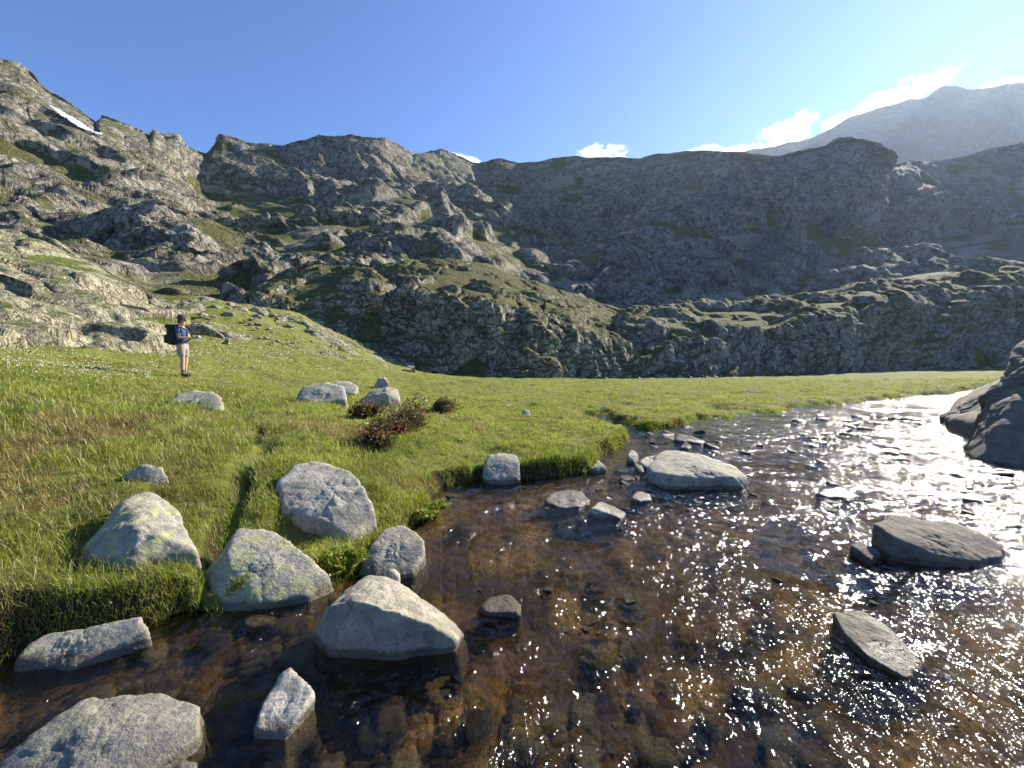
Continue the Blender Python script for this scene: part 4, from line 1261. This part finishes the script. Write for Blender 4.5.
# face details
bm = bmesh.new()
bmesh.ops.create_cone(bm, segments=8, radius1=.018, radius2=.006, depth=.05, matrix=Matrix.Translation((.135, 0, 1.645)) @ Matrix.Rotation(math.radians(100), 4, 'Y'))
for s in (-1, 1): bmesh.ops.create_uvsphere(bm, u_segments=8, v_segments=6, radius=.022, matrix=Matrix.Translation((.03, s * .097, 1.65)) @ Matrix.Diagonal((.7, .4, 1.3, 1)))
me = bpy.data.meshes.new('face'); bm.to_mesh(me); bm.free(); me.materials.append(M_skin); o = bpy.data.objects.new('face', me); COL.objects.link(o); o.parent = person
bm = bmesh.new()
for s in (-1, 1): bmesh.ops.create_uvsphere(bm, u_segments=8, v_segments=6, radius=.010, matrix=Matrix.Translation((.122, s * .035, 1.665)))
me = bpy.data.meshes.new('eyes'); bm.to_mesh(me); bm.free(); me.materials.append(simple('eye', (.03, .02, .02), .2)); o = bpy.data.objects.new('eyes', me); COL.objects.link(o); o.parent = person
bm = bmesh.new()
bmesh.ops.create_uvsphere(bm, u_segments=16, v_segments=10, radius=1, matrix=Matrix.Translation((.005, 0, 1.655)) @ Matrix.Diagonal((.095, .104, .10, 1)))
me = bpy.data.meshes.new('hair'); bm.to_mesh(me); bm.free(); me.materials.append(simple('hair', (.05, .035, .025), .7)); o = bpy.data.objects.new('hair', me); COL.objects.link(o); o.parent = person
shirt = {'w': ((.01, 0, .90), (.14, .178)), 'w2': ((.01, 0, 1.08), (.125, .16)), 'c': ((0, 0, 1.28), (.155, .19)), 'n': ((-.01, 0, 1.42), (.09, .11)),
         'sl': ((-.01, .175, 1.405), .075), 'el': ((.035, .20, 1.25), .062), 'sr': ((-.01, -.175, 1.405), .075), 'er': ((.03, -.20, 1.25), .062)}
skin_mesh('shirt', shirt, [('w', 'w2'), ('w2', 'c'), ('c', 'n'), ('n', 'sl'), ('sl', 'el'), ('n', 'sr'), ('sr', 'er')], simple('shirt_cloth', (.05, .08, .18), .9), person)
shorts = {'p': ((0, 0, .95), (.135, .17)), 'l': ((.005, .095, .84), .115), 'l2': ((.015, .10, .56), .095), 'r': ((.005, -.095, .84), .115), 'r2': ((.04, -.10, .56), .095), 't': ((0, 0, 1.02), (.12, .15))}
skin_mesh('shorts', shorts, [('t', 'p'), ('p', 'l'), ('l', 'l2'), ('p', 'r'), ('r', 'r2')], simple('shorts_cloth', (.30, .26, .20), .9), person)
for s, x0 in ((1, -.02), (-1, .04)):
    skin_mesh('boot', {'a': ((x0, s * .10, .15), .055), 'b': ((x0 - .01, s * .10, .05), .055), 'c': ((x0 + .17, s * .11, .04), .045)}, [('a', 'b'), ('b', 'c')], simple('boot_leather', (.05, .04, .035), .7), person)
    skin_mesh('sock', {'a': ((x0 + .0, s * .10, .24), .05), 'b': ((x0, s * .10, .12), .046)}, [('a', 'b')], simple('sock_wool', (.12, .12, .13), .95), person)
# hat: crown and brim
def lathe(name, prof, mat, parent, loc, segs=28, sq=(1, 1), tilt=0):
    a = np.linspace(0, 2 * np.pi, segs, endpoint=False)
    pr = np.array(prof)
    v = np.stack([pr[:, 0][:, None] * np.cos(a) * sq[0], pr[:, 0][:, None] * np.sin(a) * sq[1], pr[:, 1][:, None] + 0 * a], -1).reshape(-1, 3)
    k = len(pr); i = np.arange(k - 1)[:, None]; j = np.arange(segs)[None]
    f = np.stack([i * segs + j, i * segs + (j + 1) % segs, (i + 1) * segs + (j + 1) % segs, (i + 1) * segs + j], -1).reshape(-1, 4)
    o = mesh_obj(name, v, [f], mat, parent); o.location = loc; o.rotation_euler = (0, tilt, 0); return o
M_hat = simple('hat_felt', (.07, .06, .05), .95)
hat = bpy.data.objects.new('hat', None); COL.objects.link(hat); hat.parent = person; hat.location = (.025, 0, 1.715)
lathe('hat_crown', [(.115, 0), (.112, .05), (.10, .10), (.06, .125), (.001, .12)], M_hat, hat, (0, 0, 0))
lathe('hat_brim', [(.11, .006), (.15, -.004), (.20, .0), (.203, .004), (.15, .004), (.11, .014)], M_hat, hat, (0, 0, 0), tilt=.08)
# backpack: a thing it carries
bp = bpy.data.objects.new('backpack', None); COL.objects.link(bp)
Rz = Matrix.Rotation(math.radians(8), 4, 'Z')
bp.location = Vector((hp[0], hp[1], hz)) + (Rz @ Vector((-.21, 0, 1.0))); bp.rotation_euler = (0, 0, math.radians(8))
tag(bp, "bulky black backpack on the hiker's back", 'backpack')
M_pack = simple('pack_fabric', (.018, .018, .024), .8)
def rbox(name, size, loc, mat, parent, bev=.05, rot=(0, 0, 0)):
    bm = bmesh.new(); bmesh.ops.create_cube(bm, size=1, matrix=Matrix.Diagonal((*size, 1)))
    bmesh.ops.bevel(bm, geom=bm.edges[:], offset=bev, segments=4, affect='EDGES', profile=.6)
    me = bpy.data.meshes.new(name); bm.to_mesh(me); bm.free(); me.materials.append(mat)
    me.polygons.foreach_set('use_smooth', [True] * len(me.polygons))
    o = bpy.data.objects.new(name, me); COL.objects.link(o); o.parent = parent; o.location = loc; o.rotation_euler = rot; return o
rbox('pack_body', (.27, .34, .52), (0, 0, .20), M_pack, bp, .12)
rbox('lid', (.29, .34, .13), (0, 0, .475), M_pack, bp, .05)
rbox('pocket', (.10, .26, .25), (-.16, 0, .12), simple('pack_pocket', (.03, .03, .04), .8), bp, .04)
for s in (-1, 1):
    strap = {'a': ((.13, s * .10, .42), .020), 'b': ((.27, s * .12, .47), .020), 'c': ((.43, s * .12, .36), .020), 'd': ((.41, s * .13, .16), .018), 'e': ((.20, s * .18, .03), .016), 'f': ((.1, s * .15, .02), .016)}
    skin_mesh('shoulder_strap', strap, [('a', 'b'), ('b', 'c'), ('c', 'd'), ('d', 'e'), ('e', 'f')], M_pack, bp, 1)
dev = rbox('handheld_device', (.05, .15, .09), (0, 0, 0), simple('device_plastic', (.22, .22, .23), .4), None, .012)
dev.location = Vector((hp[0], hp[1], hz)) + (Rz @ Vector((.46, 0, 1.18))); dev.rotation_euler = (0, -.5, math.radians(8))
tag(dev, "small grey device held in the hiker's hands", 'device')

# ------------------------------------------------------------------ light, sky, air
sa, sb, sc_ = ray(1035, -8)
az = math.atan2(float(sa), 1.0); el = math.atan2(float(sc_), math.hypot(float(sa), 1.0))
sd_ = bpy.data.lights.new('sun', 'SUN'); so = bpy.data.objects.new('sun', sd_); COL.objects.link(so)
sd_.energy = 5.0; sd_.angle = math.radians(.5); sd_.color = (1.0, .93, .82)
dirv = Vector((math.sin(az) * math.cos(el), math.cos(az) * math.cos(el), math.sin(el)))
so.rotation_euler = dirv.to_track_quat('Z', 'Y').to_euler()
so.location = dirv * 50

wd = bpy.data.worlds.new('World'); sc.world = wd; wd.use_nodes = True
nt = wd.node_tree; nt.nodes.clear()
def wn(t, **k):
    n = nt.nodes.new(t)
    for a, b in k.items(): setattr(n, a, b)
    return n
out = wn('ShaderNodeOutputWorld'); bg = wn('ShaderNodeBackground'); sky = wn('ShaderNodeTexSky', sky_type='NISHITA')
sky.sun_disc = False; sky.sun_elevation = el; sky.sun_rotation = az; sky.altitude = 2300; sky.air_density = 1.0; sky.dust_density = .35; sky.ozone_density = 2.2
bg.inputs['Strength'].default_value = .085
# thin white cloud shreds low over the ridges
tc = wn('ShaderNodeTexCoord')
def wmath(op, a, b=None, clamp=False):
    n = wn('ShaderNodeMath', operation=op, use_clamp=clamp)
    for i, v_ in enumerate((a, b)):
        if v_ is None: continue
        if isinstance(v_, bpy.types.NodeSocket): nt.links.new(v_, n.inputs[i])
        else: n.inputs[i].default_value = v_
    return n.outputs[0]
def wcloud(px, py, rx, ry, rot=0.0):
    """mask: an ellipse of directions round the one through (px, py)"""
    a, b, c = ray(px, py); d = Vector((float(a), 1, float(c))).normalized()
    e1 = Vector((0, 0, 1)).cross(d).normalized() * -1; e1 = -e1 if e1.x < 0 else e1
    e2 = d.cross(e1).normalized(); e2 = -e2 if e2.z < 0 else e2
    e1, e2 = e1 * math.cos(rot) + e2 * math.sin(rot), e2 * math.cos(rot) - e1 * math.sin(rot)
    k = 1 / (FPX * math.sqrt(float(a) ** 2 + float(c) ** 2 + 1))
    res = []
    for e, r_ in ((e1, rx), (e2, ry)):
        n = wn('ShaderNodeVectorMath', operation='DOT_PRODUCT'); nt.links.new(tc.outputs['Generated'], n.inputs[0]); n.inputs[1].default_value = e / (r_ * k)
        res.append(wmath('POWER', wmath('ABSOLUTE', n.outputs['Value']), 2.0))
    n = wn('ShaderNodeVectorMath', operation='DOT_PRODUCT'); nt.links.new(tc.outputs['Generated'], n.inputs[0]); n.inputs[1].default_value = d
    front = wmath('MULTIPLY', wmath('LESS_THAN', n.outputs['Value'], .5), 50.0)
    return wmath('SUBTRACT', wmath('SUBTRACT', 1.0, wmath('ADD', res[0], res[1])), front)
mask = None
for c in [(785, 138, 34, 20, .15), (740, 153, 34, 9, 0), (872, 113, 62, 17, .35), (832, 133, 40, 15, .4), (1000, 90, 50, 13, .1), (603, 153, 26, 11, 0), (470, 162, 26, 7, -.3), (700, 151, 22, 6, 0)]:
    m_ = wcloud(*c)
    mask = m_ if mask is None else wmath('MAXIMUM', mask, m_)
mask = wmath('MAXIMUM', mask, -1.0)
nz = wn('ShaderNodeTexNoise'); mp = wn('ShaderNodeMapping'); mp.inputs['Scale'].default_value = (1, 1, 1.7)
nt.links.new(tc.outputs['Generated'], mp.inputs[0]); nt.links.new(mp.outputs[0], nz.inputs['Vector'])
nz.inputs['Scale'].default_value = 24; nz.inputs['Detail'].default_value = 9; nz.inputs['Roughness'].default_value = .62; nz.inputs['Distortion'].default_value = .8
dens = wmath('ADD', wmath('MULTIPLY', mask, .62), wmath('MULTIPLY', wmath('SUBTRACT', nz.outputs['Fac'], .52), 2.6))
mr = wn('ShaderNodeMapRange', interpolation_type='SMOOTHSTEP'); nt.links.new(dens, mr.inputs[0]); mr.inputs[1].default_value = .12; mr.inputs[2].default_value = .62
fin = wmath('MULTIPLY', mr.outputs[0], wmath('GREATER_THAN', mask, -.2))
mx = wn('ShaderNodeMix', data_type='RGBA'); nt.links.new(fin, mx.inputs[0]); tn = wn('ShaderNodeMix', data_type='RGBA', blend_type='MULTIPLY'); tn.inputs[0].default_value = 1; tn.inputs[7].default_value = (.60, .80, 1.10, 1); nt.links.new(sky.outputs[0], tn.inputs[6]); nt.links.new(tn.outputs[2], mx.inputs[6]); mx.inputs[7].default_value = (11, 11.2, 11.5, 1)
nt.links.new(mx.outputs[2], bg.inputs['Color']); nt.links.new(bg.outputs[0], out.inputs['Surface'])

# haze
bm = bmesh.new(); bmesh.ops.create_cube(bm, size=1)
me = bpy.data.meshes.new('haze'); bm.to_mesh(me); bm.free()
hz_o = bpy.data.objects.new('haze', me); COL.objects.link(hz_o)
hz_o.scale = (5200, 5200, 760); hz_o.location = (0, 0, 380 - 8 + 0)
hm = bpy.data.materials.new('haze'); hm.use_nodes = True; hm.node_tree.nodes.clear()
ho = hm.node_tree.nodes.new('ShaderNodeOutputMaterial'); hv = hm.node_tree.nodes.new('ShaderNodeVolumePrincipled')
hv.inputs['Color'].default_value = (.62, .78, 1, 1); hv.inputs['Density'].default_value = .000065; hv.inputs['Anisotropy'].default_value = .5
hm.node_tree.links.new(hv.outputs[0], ho.inputs['Volume']); me.materials.append(hm)
tag(hz_o, 'thin blue mountain haze filling the valley', 'haze', kind='stuff')
HAZE_TOP = max((o.matrix_world @ Vector(c)).z for o in COL.objects if o.type == 'MESH' and o.name.startswith('mountain') for c in o.bound_box)
hz_o.scale[2] = HAZE_TOP + 10 + 8; hz_o.location[2] = (HAZE_TOP + 10 - 8) / 2

# ------------------------------------------------------------------ render settings
sc.view_settings.view_transform = 'Standard'; sc.view_settings.look = 'None'; sc.view_settings.gamma = 1
sc.view_settings.use_curve_mapping = False
sc.view_settings.exposure = 1.35
cy = sc.cycles
cy.max_bounces = 6; cy.transparent_max_bounces = 12; cy.diffuse_bounces = 3; cy.glossy_bounces = 3; cy.volume_bounces = 1
cy.use_denoising = True; cy.caustics_reflective = False; cy.caustics_refractive = False
cy.sample_clamp_indirect = 6; cy.sample_clamp_direct = 0
